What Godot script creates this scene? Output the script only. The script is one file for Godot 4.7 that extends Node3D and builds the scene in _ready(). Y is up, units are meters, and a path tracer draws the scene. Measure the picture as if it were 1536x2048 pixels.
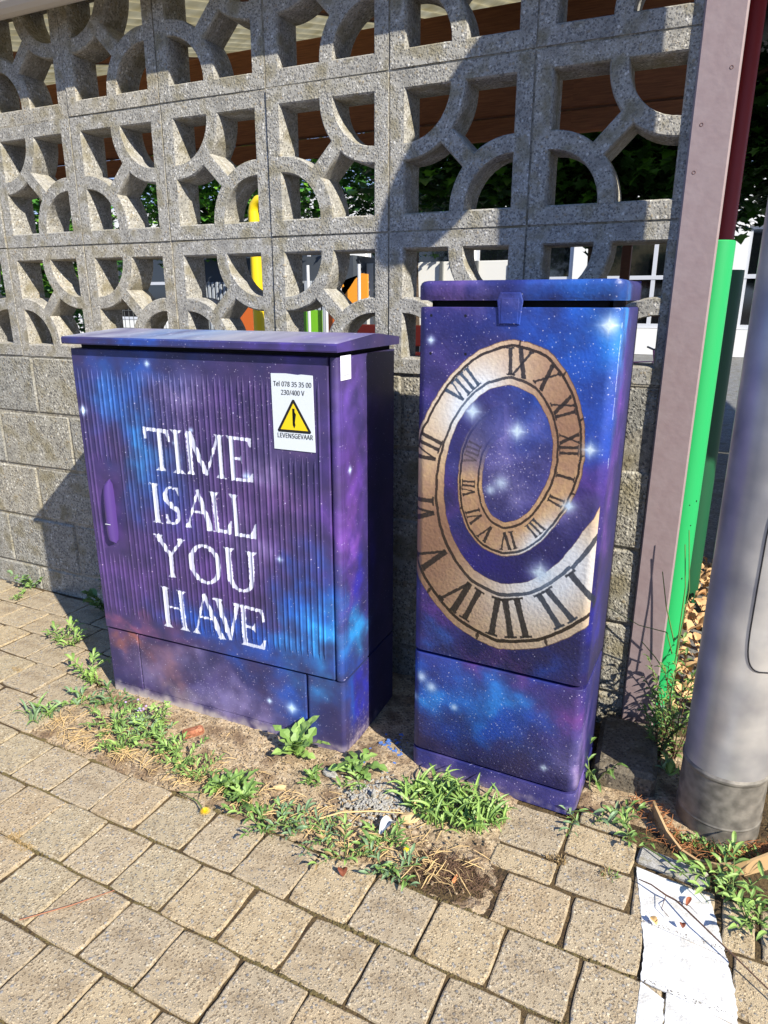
extends Node3D
# A tiled-paver pavement, two utility cabinets painted as a night sky, a pierced concrete block wall.
# x runs along the wall to the right, y up, z from the wall towards the camera; metres.

const SUN_TO := Vector3(0.924, 0.802, 0.522)
const COL := 0.4
const ROW_A := 1.8267
const ROW_B := 1.42
const ROW_C := 1.0199
const COURSE := 0.2287

var M := {}
var used := {}
var rng := RandomNumberGenerator.new()
var noise_a := FastNoiseLite.new()
var noise_b := FastNoiseLite.new()

# ------------------------------------------------------------------ helpers
class MB:
	var v := PackedVector3Array()
	var n := PackedVector3Array()
	var t := PackedVector2Array()
	var k := PackedInt32Array()

	func vert(p: Vector3, nn: Vector3, uv := Vector2.ZERO) -> int:
		v.append(p); n.append(nn); t.append(uv)
		return v.size() - 1

	# corners counter-clockwise as seen from outside
	func face(pts: Array, uvs: Array = []) -> void:
		var nn := Vector3.ZERO
		for i in pts.size():
			var a: Vector3 = pts[i]
			var b: Vector3 = pts[(i + 1) % pts.size()]
			nn += a.cross(b)
		nn = nn.normalized()
		var base := v.size()
		for i in pts.size():
			vert(pts[i], nn, uvs[i] if uvs.size() else Vector2(pts[i].x, -pts[i].y))
		for i in range(1, pts.size() - 1):
			k.append_array([base, base + i + 1, base + i])

	func quad_smooth(a: int, b: int, c: int, d: int) -> void:
		k.append_array([a, c, b, a, d, c])

	func box(c: Vector3, s: Vector3, bev := 0.0) -> void:
		var h := s / 2.0
		var e := minf(bev, minf(h.x, minf(h.y, h.z)) * 0.9)
		if e <= 0.0:
			for ax in 3:
				for sg in [-1.0, 1.0]:
					var u := Vector3.ZERO; var w := Vector3.ZERO; var q := Vector3.ZERO
					q[ax] = sg * h[ax]; u[(ax + 1) % 3] = h[(ax + 1) % 3]; w[(ax + 2) % 3] = h[(ax + 2) % 3] * sg
					face([c + q - u - w, c + q + u - w, c + q + u + w, c + q - u + w])
			return
		var P := func(sx: float, sy: float, sz: float, ax: int) -> Vector3:
			var r := Vector3(sx * (h.x - e), sy * (h.y - e), sz * (h.z - e))
			r[ax] = [sx, sy, sz][ax] * h[ax]
			return c + r
		for ax in 3:
			for sg in [-1.0, 1.0]:
				var pts := []
				for q in [[-1, -1], [1, -1], [1, 1], [-1, 1]]:
					var sv := Vector3.ZERO
					sv[ax] = sg; sv[(ax + 1) % 3] = q[0]; sv[(ax + 2) % 3] = q[1] * sg
					pts.append(P.call(sv.x, sv.y, sv.z, ax))
				face(pts)
		for ax in 3:
			var a1 := (ax + 1) % 3
			var a2 := (ax + 2) % 3
			for s1 in [-1.0, 1.0]:
				for s2 in [-1.0, 1.0]:
					var lo := Vector3.ZERO; var hi := Vector3.ZERO
					lo[ax] = -1; hi[ax] = 1
					lo[a1] = s1; hi[a1] = s1; lo[a2] = s2; hi[a2] = s2
					var q := [P.call(lo.x, lo.y, lo.z, a1), P.call(hi.x, hi.y, hi.z, a1), P.call(hi.x, hi.y, hi.z, a2), P.call(lo.x, lo.y, lo.z, a2)]
					if s1 * s2 > 0: q.reverse()
					face(q)
		for sx in [-1.0, 1.0]:
			for sy in [-1.0, 1.0]:
				for sz in [-1.0, 1.0]:
					var q := [P.call(sx, sy, sz, 0), P.call(sx, sy, sz, 1), P.call(sx, sy, sz, 2)]
					if sx * sy * sz < 0: q.reverse()
					face(q)

	# a tube of changing radius along points
	func tube(pts: Array, rad: Array, sides := 8, cap := true) -> void:
		var rings := []
		var up := Vector3.UP
		for i in pts.size():
			var d: Vector3 = (pts[mini(i + 1, pts.size() - 1)] - pts[maxi(i - 1, 0)]).normalized()
			if absf(d.dot(up)) > 0.95: up = Vector3.RIGHT
			var x := d.cross(up).normalized()
			var y := x.cross(d).normalized()
			up = y
			var ring := []
			for s in sides + 1:
				var a := TAU * s / sides
				var o := x * cos(a) + y * sin(a)
				ring.append(vert(pts[i] + o * rad[i], o, Vector2(float(s) / sides, float(i))))
			rings.append(ring)
		for i in pts.size() - 1:
			for s in sides:
				quad_smooth(rings[i + 1][s], rings[i + 1][s + 1], rings[i][s + 1], rings[i][s])
		if cap:
			for e in [0, pts.size() - 1]:
				var poly := []
				for s in sides: poly.append(v[rings[e][s]])
				if e != 0: poly.reverse()
				face(poly)

	# profile of (radius, y) turned round the y axis
	func lathe(c: Vector3, prof: Array, sides := 48) -> void:
		for i in prof.size() - 1:
			var p: Vector2 = prof[i]
			var q: Vector2 = prof[i + 1]
			var dn := Vector2(q.y - p.y, p.x - q.x).normalized()
			for s in sides:
				var ids := []
				for e in [[p, s], [p, s + 1], [q, s + 1], [q, s]]:
					var a: float = TAU * e[1] / sides
					var o := Vector3(cos(a), 0, -sin(a))
					ids.append(vert(c + o * e[0].x + Vector3(0, e[0].y, 0), (o * dn.x + Vector3(0, dn.y, 0)).normalized(), Vector2(float(e[1]) / sides, e[0].y)))
				quad_smooth(ids[0], ids[1], ids[2], ids[3])

	func mesh() -> ArrayMesh:
		var arr := []
		arr.resize(Mesh.ARRAY_MAX)
		arr[Mesh.ARRAY_VERTEX] = v; arr[Mesh.ARRAY_NORMAL] = n; arr[Mesh.ARRAY_TEX_UV] = t; arr[Mesh.ARRAY_INDEX] = k
		var am := ArrayMesh.new()
		am.add_surface_from_arrays(Mesh.PRIMITIVE_TRIANGLES, arr)
		return am

func numbered(called: String) -> String:
	if not used.has(called):
		used[called] = 0
		return called
	used[called] += 1
	return "%s_%03d" % [called, used[called]]

func tag(o: Node, label: String, category: String, group := "") -> void:
	o.set_meta("label", label)
	o.set_meta("category", category)
	if group: o.set_meta("group", group)

func thing(called: String, label: String, category: String, at := Vector3.ZERO, turn := 0.0, group := "") -> Node3D:
	var o := Node3D.new()
	o.name = numbered(called)
	add_child(o, true)
	o.position = at
	o.rotation.y = turn
	tag(o, label, category, group)
	return o

func structure(called: String, m: Mesh = null, mat: Material = null) -> Node3D:
	var o: Node3D
	if m:
		var mi := MeshInstance3D.new()
		mi.mesh = m
		mi.material_override = mat
		o = mi
	else:
		o = Node3D.new()
	o.name = numbered(called)
	o.set_meta("kind", "structure")
	add_child(o, true)
	return o

func part(called: String, m, mat: Material, parent: Node, at := Transform3D()) -> MeshInstance3D:
	var mi := MeshInstance3D.new()
	mi.mesh = m.mesh() if m is MB else m
	mi.material_override = mat
	mi.transform = at
	mi.name = called
	parent.add_child(mi, true)
	return mi

func solo(called: String, m, mat: Material, label: String, category: String, at := Vector3.ZERO, turn := 0.0, group := "") -> MeshInstance3D:
	var mi := MeshInstance3D.new()
	mi.mesh = m.mesh() if m is MB else m
	mi.material_override = mat
	mi.name = numbered(called)
	mi.position = at
	mi.rotation.y = turn
	add_child(mi, true)
	tag(mi, label, category, group)
	return mi

func stuff(o: Node) -> Node:
	o.set_meta("kind", "stuff")
	return o

func lin(r: float, g: float, b: float) -> Color:
	return Color(r, g, b).linear_to_srgb()

func rgb(r: int, g: int, b: int) -> Color:
	return Color(r / 255.0, g / 255.0, b / 255.0)

func mat(c: Color, rough := 0.8, metal := 0.0) -> StandardMaterial3D:
	var m := StandardMaterial3D.new()
	m.albedo_color = c
	m.roughness = rough
	m.metallic = metal
	return m

func fnl(kind: int, freq: float, sd: int, oct := 1) -> FastNoiseLite:
	var f := FastNoiseLite.new()
	f.noise_type = kind
	f.frequency = freq
	f.seed = sd
	f.fractal_type = FastNoiseLite.FRACTAL_FBM if oct > 1 else FastNoiseLite.FRACTAL_NONE
	f.fractal_octaves = oct
	return f

func cell(freq: float, sd: int, ret: int) -> FastNoiseLite:
	var f := fnl(FastNoiseLite.TYPE_CELLULAR, freq, sd)
	f.cellular_return_type = ret
	f.cellular_jitter = 1.0
	return f

func bytes_of(f: FastNoiseLite, w: int) -> PackedByteArray:
	var im := f.get_seamless_image(w, w, false, false, 0.12, true)
	im.convert(Image.FORMAT_L8)
	return im.get_data()

# Stone chips set in cement: colour and relief. chips = [[share, colour], ...] by cell value
func aggregate(w: int, sd: int, cement: Color, cement2: Color, chips: Array, big_chips: Array, f_small: float, f_big: float, stain: Color, stain_amount: float) -> Array:
	var cv := bytes_of(cell(f_small, sd, FastNoiseLite.RETURN_CELL_VALUE), w)
	var cd := bytes_of(cell(f_small, sd, FastNoiseLite.RETURN_DISTANCE), w)
	var bv := bytes_of(cell(f_big, sd + 1, FastNoiseLite.RETURN_CELL_VALUE), w)
	var bd := bytes_of(cell(f_big, sd + 1, FastNoiseLite.RETURN_DISTANCE), w)
	var fine := bytes_of(fnl(FastNoiseLite.TYPE_SIMPLEX_SMOOTH, 0.22, sd + 2, 3), w)
	var slow := bytes_of(fnl(FastNoiseLite.TYPE_SIMPLEX_SMOOTH, 0.006, sd + 3, 4), w)
	var out := PackedByteArray(); out.resize(w * w * 3)
	var hgt := PackedByteArray(); hgt.resize(w * w)
	for i in w * w:
		var f := fine[i] / 255.0
		var s := slow[i] / 255.0
		var c := cement.lerp(cement2, f)
		var h := 0.25 + 0.3 * f
		var cvv := cv[i] / 255.0
		for ch in chips:
			if cvv >= ch[0] and cvv < ch[1]:
				if cd[i] < ch[3]:
					c = c.lerp(ch[2], 0.64)
					h = 0.72 - cd[i] / 700.0 if ch[4] else 0.02
		var bvv := bv[i] / 255.0
		for ch in big_chips:
			if bvv >= ch[0] and bvv < ch[1]:
				if bd[i] < ch[3]:
					c = c.lerp(ch[2], 0.72)
					h = 0.95 - bd[i] / 600.0 if ch[4] else 0.0
		var st := clampf((s - 0.52) * 2.8, 0.0, 1.0) * stain_amount
		c = c.lerp(stain, st)
		c = c.lerp(cement * 0.72, clampf((0.44 - s) * 3.0, 0.0, 1.0) * stain_amount * 0.6)
		c = c * (0.86 + 0.28 * f)
		var o := i * 3
		out[o] = int(clampf(c.r, 0, 1) * 255); out[o + 1] = int(clampf(c.g, 0, 1) * 255); out[o + 2] = int(clampf(c.b, 0, 1) * 255)
		hgt[i] = int(clampf(h, 0, 1) * 255)
	var img := Image.create_from_data(w, w, false, Image.FORMAT_RGB8, out)
	var him := Image.create_from_data(w, w, false, Image.FORMAT_L8, hgt)
	him.bump_map_to_normal_map(3.0)
	return [ImageTexture.create_from_image(img), ImageTexture.create_from_image(him)]

func tri(m: StandardMaterial3D, metres: float, world := true, off := Vector3.ZERO) -> StandardMaterial3D:
	m.uv1_triplanar = true
	m.uv1_world_triplanar = world
	m.uv1_scale = Vector3.ONE / metres
	m.uv1_offset = off
	m.uv1_triplanar_sharpness = 6.0
	return m

func textured(tex: Array, tint: Color, metres: float, nscale: float, world := true, off := Vector3.ZERO, rough := 0.92) -> StandardMaterial3D:
	var m := mat(tint, rough)
	m.albedo_texture = tex[0]
	m.normal_enabled = true
	m.normal_texture = tex[1]
	m.normal_scale = nscale
	return tri(m, metres, world, off)

func mottled(c1: Color, c2: Color, sd: int, freq := 0.03, w := 256, oct := 4) -> ImageTexture:
	var b := bytes_of(fnl(FastNoiseLite.TYPE_SIMPLEX_SMOOTH, freq, sd, oct), w)
	var out := PackedByteArray(); out.resize(w * w * 3)
	for i in w * w:
		var c := c1.lerp(c2, b[i] / 255.0)
		out[i * 3] = int(c.r * 255); out[i * 3 + 1] = int(c.g * 255); out[i * 3 + 2] = int(c.b * 255)
	return ImageTexture.create_from_image(Image.create_from_data(w, w, false, Image.FORMAT_RGB8, out))

func bumps(sd: int, freq: float, strength: float, w := 256) -> ImageTexture:
	var im := fnl(FastNoiseLite.TYPE_SIMPLEX_SMOOTH, freq, sd, 3).get_seamless_image(w, w, false, false, 0.12, true)
	im.convert(Image.FORMAT_L8)
	im.bump_map_to_normal_map(strength)
	return ImageTexture.create_from_image(im)

# ------------------------------------------------------------------ paint on the cabinets
class Paint:
	var img: Image
	var sc: float
	var s0: float
	var y1: float
	var wob := FastNoiseLite.new()

	func _init(s_from: float, y_top: float, w: float, h: float, px: float) -> void:
		s0 = s_from; y1 = y_top; sc = px
		img = Image.create(int(w * px), int(h * px), false, Image.FORMAT_RGB8)
		wob.frequency = 0.09

	func base(bg: Color, bg2: Color, blobs: Array, sd: int) -> void:
		var step := 4.0 / 1000.0 * sc
		var lw := int(img.get_width() / step)
		var lh := int(img.get_height() / step)
		var lo := Image.create(lw, lh, false, Image.FORMAT_RGB8)
		var n1 := FastNoiseLite.new(); n1.seed = sd; n1.frequency = 7.0; n1.fractal_octaves = 4
		var n2 := FastNoiseLite.new(); n2.seed = sd + 5; n2.frequency = 9.0; n2.fractal_octaves = 4
		for j in lh:
			for i in lw:
				var s := s0 + i * step / sc
				var y := y1 - j * step / sc
				var w1 := n1.get_noise_2d(s, y)
				var w2 := n1.get_noise_2d(s + 9.0, y + 4.0)
				var w3 := n2.get_noise_2d(s, y) * 0.6
				var c := bg.lerp(bg2, clampf(0.5 + 1.3 * w1, 0, 1))
				var ss := s + 0.07 * w1
				var yy := y + 0.07 * w2
				for b in blobs:
					var dx: float = (ss - b[0]) / b[2]
					var dy: float = (yy - b[1]) / b[3]
					var d := dx * dx + dy * dy
					if d < 4.0:
						c = c.lerp(b[4], clampf(exp(-d * 1.3) * b[5] * (0.9 + 1.3 * w3), 0, 1))
				c = c * (1.0 + 0.2 * w3)
				var gl := c.get_luminance()
				c = c.lerp(Color(gl, gl, gl), 0.12) * 1.16
				lo.set_pixel(i, j, c.clamp())
		lo.resize(img.get_width(), img.get_height(), Image.INTERPOLATE_CUBIC)
		img = lo

	func mix(x: int, y: int, c: Color, a: float) -> void:
		if x >= 0 and y >= 0 and x < img.get_width() and y < img.get_height():
			img.set_pixel(x, y, img.get_pixel(x, y).lerp(c, a))

	func poly(pts: Array, c: Color, a := 1.0, rough := 0.0008) -> void:
		var pp := PackedVector2Array()
		var lo := Vector2(INF, INF); var hi := -lo
		for q in pts:
			var p := Vector2((q.x - s0) * sc, (y1 - q.y) * sc)
			pp.append(p); lo = lo.min(p); hi = hi.max(p)
		var r := rough * sc
		for y in range(int(lo.y) - 2, int(hi.y) + 3):
			for x in range(int(lo.x) - 2, int(hi.x) + 3):
				var o := Vector2(wob.get_noise_2d(x, y), wob.get_noise_2d(x + 500, y)) * r * 2.0
				var hit := 0
				for q in [Vector2(0.25, 0.3), Vector2(0.75, 0.2), Vector2(0.3, 0.8), Vector2(0.8, 0.7)]:
					if Geometry2D.is_point_in_polygon(Vector2(x, y) + q + o, pp): hit += 1
				if hit: mix(x, y, c, hit / 4.0 * a * (0.9 + 0.12 * wob.get_noise_2d(x * 3.0, y * 0.4)))

	func stroke(a: Vector2, b: Vector2, wa: float, wb: float, c: Color, al := 1.0) -> void:
		var d := (b - a).normalized().orthogonal()
		poly([a + d * wa / 2, b + d * wb / 2, b - d * wb / 2, a - d * wa / 2], c, al)

	func line(pts: Array, ws: Array, c: Color, al := 1.0) -> void:
		var left := []; var right := []
		for i in pts.size():
			var d: Vector2 = (pts[mini(i + 1, pts.size() - 1)] - pts[maxi(i - 1, 0)]).normalized().orthogonal()
			left.append(pts[i] + d * ws[i] / 2); right.append(pts[i] - d * ws[i] / 2)
		right.reverse()
		poly(left + right, c, al)

	func dots(count: int, box: Rect2, rg: RandomNumberGenerator, bright := 1.0, cluster := Vector3.ZERO) -> void:
		for i in count:
			var p := Vector2(rg.randf_range(box.position.x, box.end.x), rg.randf_range(box.position.y, box.end.y))
			if cluster.z > 0.0:
				p = Vector2(rg.randfn(cluster.x, cluster.z), rg.randfn(cluster.y, cluster.z))
			var x := int((p.x - s0) * sc); var y := int((y1 - p.y) * sc)
			var b := bright * pow(rg.randf(), 2.2)
			var c := Color(0.86, 0.88, 1.0).lerp(Color(1, 0.9, 0.95), rg.randf())
			mix(x, y, c, clampf(0.25 + b, 0, 1))
			if b > 0.35:
				mix(x + 1, y, c, b * 0.8)
				mix(x, y + 1, c, b * (0.3 + rg.randf() * 0.6))
			if b > 0.7:
				mix(x + 1, y + 1, c, 0.8); mix(x, y + 2, c, 0.5); mix(x - 1, y, c, 0.4)

	func glow(p: Vector2, r: float, c: Color, a: float, spike := 0.0) -> void:
		var cx := (p.x - s0) * sc; var cy := (y1 - p.y) * sc
		var R := int(maxf(r * 2.2, spike) * sc)
		for y in range(int(cy) - R, int(cy) + R + 1):
			for x in range(int(cx) - R, int(cx) + R + 1):
				var dx := (x - cx) / sc; var dy := (y - cy) / sc
				var d := sqrt(dx * dx + dy * dy)
				var g := exp(-d * d / (r * r)) * a
				if spike > 0.0:
					g += exp(-absf(dx) / (r * 0.16)) * clampf(1.0 - absf(dy) / spike, 0, 1) ** 2 * a * 0.7
					g += exp(-absf(dy) / (r * 0.16)) * clampf(1.0 - absf(dx) / spike, 0, 1) ** 2 * a * 0.6
				if g > 0.02: mix(x, y, c, minf(g, 1.0))

	func tex() -> ImageTexture:
		return ImageTexture.create_from_image(img)

	func uv(s: float, y: float) -> Vector2:
		return Vector2((s - s0) * sc / img.get_width(), (y1 - y) * sc / img.get_height())

# ------------------------------------------------------------------ main
func _ready() -> void:
	rng.seed = 41
	setup_view()
	make_materials()
	ground()
	wall()
	roof_and_yard()
	left_cabinet()
	right_cabinet()
	street_furniture()
	weeds_and_litter()

func setup_view() -> void:
	var cam := Camera3D.new()
	cam.name = "camera"
	cam.position = Vector3(2.4834, 1.2319, 1.9363)
	cam.rotation_order = EULER_ORDER_YXZ
	cam.rotation = Vector3(-0.2984, 0.4343, 0.0008)
	cam.fov = rad_to_deg(2.0 * atan(1024.0 / 1375.164))
	cam.near = 0.05
	cam.far = 400.0
	add_child(cam)
	cam.current = true
	var sky := ProceduralSkyMaterial.new()
	sky.sky_top_color = Color(0.32, 0.47, 0.72)
	sky.sky_horizon_color = Color(0.72, 0.79, 0.88)
	sky.sky_curve = 0.12
	sky.ground_bottom_color = Color(0.3, 0.28, 0.25)
	sky.ground_horizon_color = Color(0.55, 0.55, 0.55)
	sky.sky_energy_multiplier = 1.0
	var env := Environment.new()
	env.background_mode = Environment.BG_SKY
	env.sky = Sky.new()
	env.sky.sky_material = sky
	env.background_energy_multiplier = 1.0
	env.tonemap_mode = Environment.TONE_MAPPER_LINEAR
	env.tonemap_exposure = 1.78
	env.sdfgi_enabled = true
	env.ssao_enabled = true
	env.ssil_enabled = true
	var we := WorldEnvironment.new()
	we.name = "world"
	we.environment = env
	add_child(we)
	var sun := DirectionalLight3D.new()
	sun.name = "sun"
	sun.light_energy = 1.6
	sun.light_color = Color(1.0, 0.975, 0.925)
	sun.light_angular_distance = 0.5
	sun.shadow_enabled = true
	sun.look_at_from_position(SUN_TO * 5.0, Vector3.ZERO)
	add_child(sun)

func make_materials() -> void:
	noise_a.seed = 3; noise_a.frequency = 1.0
	noise_b.seed = 8; noise_b.frequency = 1.0
	var pale := rgb(214, 208, 198)
	var conc := aggregate(1024, 11, rgb(150, 147, 139), rgb(170, 167, 157),
		[[0.0, 0.18, rgb(96, 93, 89), 112, false], [0.3, 0.44, rgb(134, 128, 115), 130, true], [0.55, 0.66, rgb(192, 189, 181), 125, true], [0.8, 0.87, rgb(74, 72, 70), 90, false]],
		[[0.1, 0.17, rgb(218, 215, 207), 78, true], [0.45, 0.52, rgb(116, 115, 112), 82, true], [0.7, 0.75, rgb(154, 140, 116), 80, true]], 0.125, 0.062, rgb(124, 116, 92), 0.75)
	M.concrete = textured(conc, Color(1, 1, 1), 0.62, 1.5)
	M.concrete_b = textured(conc, Color(0.98, 0.98, 0.985), 0.62, 1.0, true, Vector3(0.37, 0.21, 0.6))
	M.concrete_c = textured(conc, Color(1.01, 1.0, 0.985), 0.62, 1.0, true, Vector3(0.71, 0.53, 0.1))
	M.masonry = textured(conc, Color(0.97, 0.96, 0.93), 0.9, 2.2, true, Vector3(0.2, 0.8, 0.4), 0.96)
	M.masonry_b = textured(conc, Color(1.0, 0.985, 0.95), 0.9, 2.2, true, Vector3(0.6, 0.1, 0.7), 0.96)
	M.masonry_c = textured(conc, Color(0.92, 0.92, 0.91), 0.9, 2.2, true, Vector3(0.9, 0.5, 0.2), 0.96)
	M.mortar = textured(conc, Color(0.9, 0.88, 0.84), 1.1, 0.7)
	var pav := aggregate(1024, 31, rgb(158, 142, 114), rgb(182, 165, 136),
		[[0.0, 0.15, rgb(116, 98, 74), 120, false], [0.28, 0.4, rgb(194, 175, 144), 130, true], [0.5, 0.58, rgb(146, 140, 130), 115, true], [0.78, 0.85, rgb(98, 84, 64), 90, false]],
		[[0.1, 0.16, rgb(136, 138, 142), 85, true], [0.5, 0.55, rgb(206, 195, 172), 80, true], [0.76, 0.79, rgb(108, 111, 117), 72, true]], 0.115, 0.058, rgb(128, 110, 84), 0.45)
	var tints := [Color(1, 1, 1), Color(0.98, 0.975, 0.97), Color(1.02, 1.01, 0.985), Color(0.97, 0.972, 0.98), Color(1.0, 0.985, 0.965), Color(0.99, 0.995, 0.985)]
	for i in 6:
		M["paver_%d" % i] = textured(pav, tints[i], 0.5, 2.2, false, Vector3(0.31 * i, 0.17 * i, 0.43 * i), 0.93)
	var soil := aggregate(512, 51, rgb(146, 128, 102), rgb(188, 170, 140),
		[[0.0, 0.25, rgb(104, 90, 72), 120, false], [0.4, 0.6, rgb(190, 176, 152), 140, true]],
		[[0.1, 0.22, rgb(176, 162, 142), 90, true], [0.6, 0.68, rgb(96, 84, 72), 90, true]], 0.12, 0.05, rgb(94, 74, 54), 0.7)
	M.soil = textured(soil, Color(1.0, 0.98, 0.95), 0.4, 1.6)
	M.joint = textured(soil, Color(0.5, 0.45, 0.33), 0.3, 1.5)
	M.road = textured(conc, Color(0.55, 0.55, 0.56), 1.5, 0.6)
	M.yard = textured(conc, Color(0.72, 0.73, 0.75), 1.5, 0.4)
	M.footing = textured(conc, Color(0.66, 0.62, 0.56), 0.8, 1.2)
	M.white_paint = mat(Color(0.87, 0.87, 0.87), 0.75)
	var wn := bytes_of(fnl(FastNoiseLite.TYPE_SIMPLEX_SMOOTH, 0.012, 5, 6), 512)
	var wf := bytes_of(cell(0.08, 6, FastNoiseLite.RETURN_DISTANCE2_SUB), 512)
	var wi := Image.create(512, 512, false, Image.FORMAT_RGB8)
	for y in 512:
		for x in 512:
			var a := wn[y * 512 + x] / 255.0
			var worn := clampf((a - 0.66) * 7.0, 0, 1)
			var crack := clampf(1.0 - wf[y * 512 + x] / 14.0, 0, 1) * clampf((a - 0.5) * 5.0, 0, 1)
			wi.set_pixel(x, y, rgb(246, 246, 244).lerp(rgb(226, 224, 218), clampf(a * 1.2 - 0.3, 0, 1)).lerp(rgb(176, 168, 150), worn * 0.22).lerp(rgb(120, 112, 98), crack * 0.45))
	M.white_paint.albedo_texture = ImageTexture.create_from_image(wi)
	M.white_paint.normal_enabled = true
	M.white_paint.normal_texture = bumps(4, 0.12, 1.5)
	M.white_paint.normal_scale = 0.5
	tri(M.white_paint, 0.24)
	M.pillar = mat(rgb(150, 134, 134), 0.5)
	M.pillar.albedo_texture = mottled(rgb(238, 232, 232), rgb(252, 252, 252), 61, 0.02)
	M.pillar.normal_enabled = true
	M.pillar.normal_texture = bumps(62, 0.05, 1.2)
	M.pillar.normal_scale = 0.25
	tri(M.pillar, 0.35)
	M.green = mat(rgb(32, 158, 86), 0.45)
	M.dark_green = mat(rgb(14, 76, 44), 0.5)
	M.red = mat(rgb(150, 34, 36), 0.5)
	M.rust = mat(rgb(92, 52, 36), 0.9)
	var steel := bytes_of(fnl(FastNoiseLite.TYPE_SIMPLEX_SMOOTH, 0.02, 71, 5), 256)
	M.steel = mat(rgb(214, 211, 206), 0.42, 0.45)
	M.steel.albedo_texture = mottled(rgb(176, 176, 182), rgb(246, 244, 240), 71, 0.012, 256, 5)
	M.steel.roughness_texture = mottled(rgb(120, 120, 120), rgb(210, 210, 210), 73, 0.02)
	M.steel.roughness = 0.6
	tri(M.steel, 0.6)
	M.steel_low = mat(rgb(164, 159, 150), 0.6, 0.3)
	M.steel_low.albedo_texture = mottled(rgb(140, 138, 134), rgb(230, 226, 220), 75, 0.03, 256, 5)
	tri(M.steel_low, 0.3)
	M.dark_gap = mat(rgb(22, 20, 24), 0.9)
	M.sign_white = mat(rgb(206, 212, 216), 0.45)
	M.black = mat(rgb(22, 20, 18), 0.5)
	M.yellow = mat(rgb(226, 196, 20), 0.45)
	M.edging = mat(rgb(176, 146, 104), 0.7)
	# weeds
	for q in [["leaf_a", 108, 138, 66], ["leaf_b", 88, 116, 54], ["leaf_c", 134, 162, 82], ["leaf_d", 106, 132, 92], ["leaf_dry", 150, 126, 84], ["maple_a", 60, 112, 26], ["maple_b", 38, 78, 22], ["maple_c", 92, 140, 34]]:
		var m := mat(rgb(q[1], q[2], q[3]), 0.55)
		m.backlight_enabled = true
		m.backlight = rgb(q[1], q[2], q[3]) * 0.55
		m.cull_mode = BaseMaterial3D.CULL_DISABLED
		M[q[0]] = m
	M.stem = mat(rgb(98, 118, 58), 0.7)
	M.stem_brown = mat(rgb(92, 66, 50), 0.8)
	M.straw = mat(rgb(198, 168, 116), 0.8)
	M.dead_leaf = mat(rgb(112, 58, 34), 0.75)
	M.brick_red = textured(soil, Color(1.08, 0.8, 0.72), 0.3, 1.0)
	M.flower_yellow = mat(rgb(246, 200, 10), 0.6)
	M.flower_purple = mat(rgb(176, 150, 200), 0.7)
	M.stone_grey = textured(conc, Color(1.02, 1.02, 1.03), 0.2, 0.6)
	M.stone_tan = mat(rgb(196, 168, 122), 0.8)
	M.blue_chip = mat(rgb(76, 112, 176), 0.7)
	# timber
	var tw := 256
	var grain := bytes_of(fnl(FastNoiseLite.TYPE_SIMPLEX_SMOOTH, 0.02, 81, 4), tw)
	var timg := Image.create(tw, tw, false, Image.FORMAT_RGB8)
	for y in tw:
		for x in tw:
			var g := noise_a.get_noise_2d(x * 0.012, y * 0.35) * 0.5 + noise_b.get_noise_2d(x * 0.03, y * 1.3) * 0.35
			timg.set_pixel(x, y, rgb(176, 112, 70).lerp(rgb(108, 64, 40), clampf(0.5 + g, 0, 1)).lerp(rgb(128, 84, 50), grain[y * tw + x] / 255.0 * 0.4))
	M.timber = mat(Color(1, 1, 1), 0.8)
	M.timber.albedo_texture = ImageTexture.create_from_image(timg)
	tri(M.timber, 0.5)
	M.timber_dark = M.timber.duplicate()
	M.timber_dark.albedo_color = Color(0.7, 0.68, 0.66)
	M.sheet = mat(rgb(226, 222, 204), 0.7)
	M.sheet.backlight_enabled = true
	M.sheet.backlight = rgb(225, 220, 200)
	M.sheet.albedo_texture = mottled(rgb(186, 176, 146), rgb(252, 250, 244), 91, 0.015)
	M.sheet.cull_mode = BaseMaterial3D.CULL_DISABLED
	tri(M.sheet, 1.0)
	M.gutter = mat(rgb(196, 186, 172), 0.6)
	M.wall_white = mat(lin(0.72, 0.71, 0.67), 0.8)
	M.frame_grey = mat(rgb(190, 192, 196), 0.5)
	M.glass = mat(Color(0.05, 0.06, 0.07), 0.05)
	M.glass.metallic_specular = 0.8
	M.orange = mat(rgb(232, 150, 40), 0.5)
	M.brown_orange = mat(rgb(196, 96, 34), 0.5)
	M.lime = mat(rgb(112, 176, 36), 0.5)
	M.teal = mat(rgb(10, 120, 96), 0.5)
	M.wire = mat(rgb(110, 112, 110), 0.5, 0.5)
	M.bark = textured(soil, Color(0.5, 0.46, 0.44), 0.5, 2.0)

# ------------------------------------------------------------------ ground
func row_z(k: float, x: float) -> float:
	return 0.797 + 0.149 * k + 0.03 * (x - 1.2)

func stripe_l(z: float) -> float:
	return 2.468 + 0.17 * clampf(z - 0.51, 0.0, 0.25) 

func in_soil(x: float, z: float) -> bool:
	if x > 0.74 and x < 2.206 and z > 0.69 and z < row_z(0, x): return true
	if x > 0.74 and x < 2.158 and z > 0.53 and z < row_z(0, x): return true
	if x > 0.80 and x < 2.16 and z > -0.02 and z < 0.56: return true
	return x > 2.33 and z < 0.4

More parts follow.
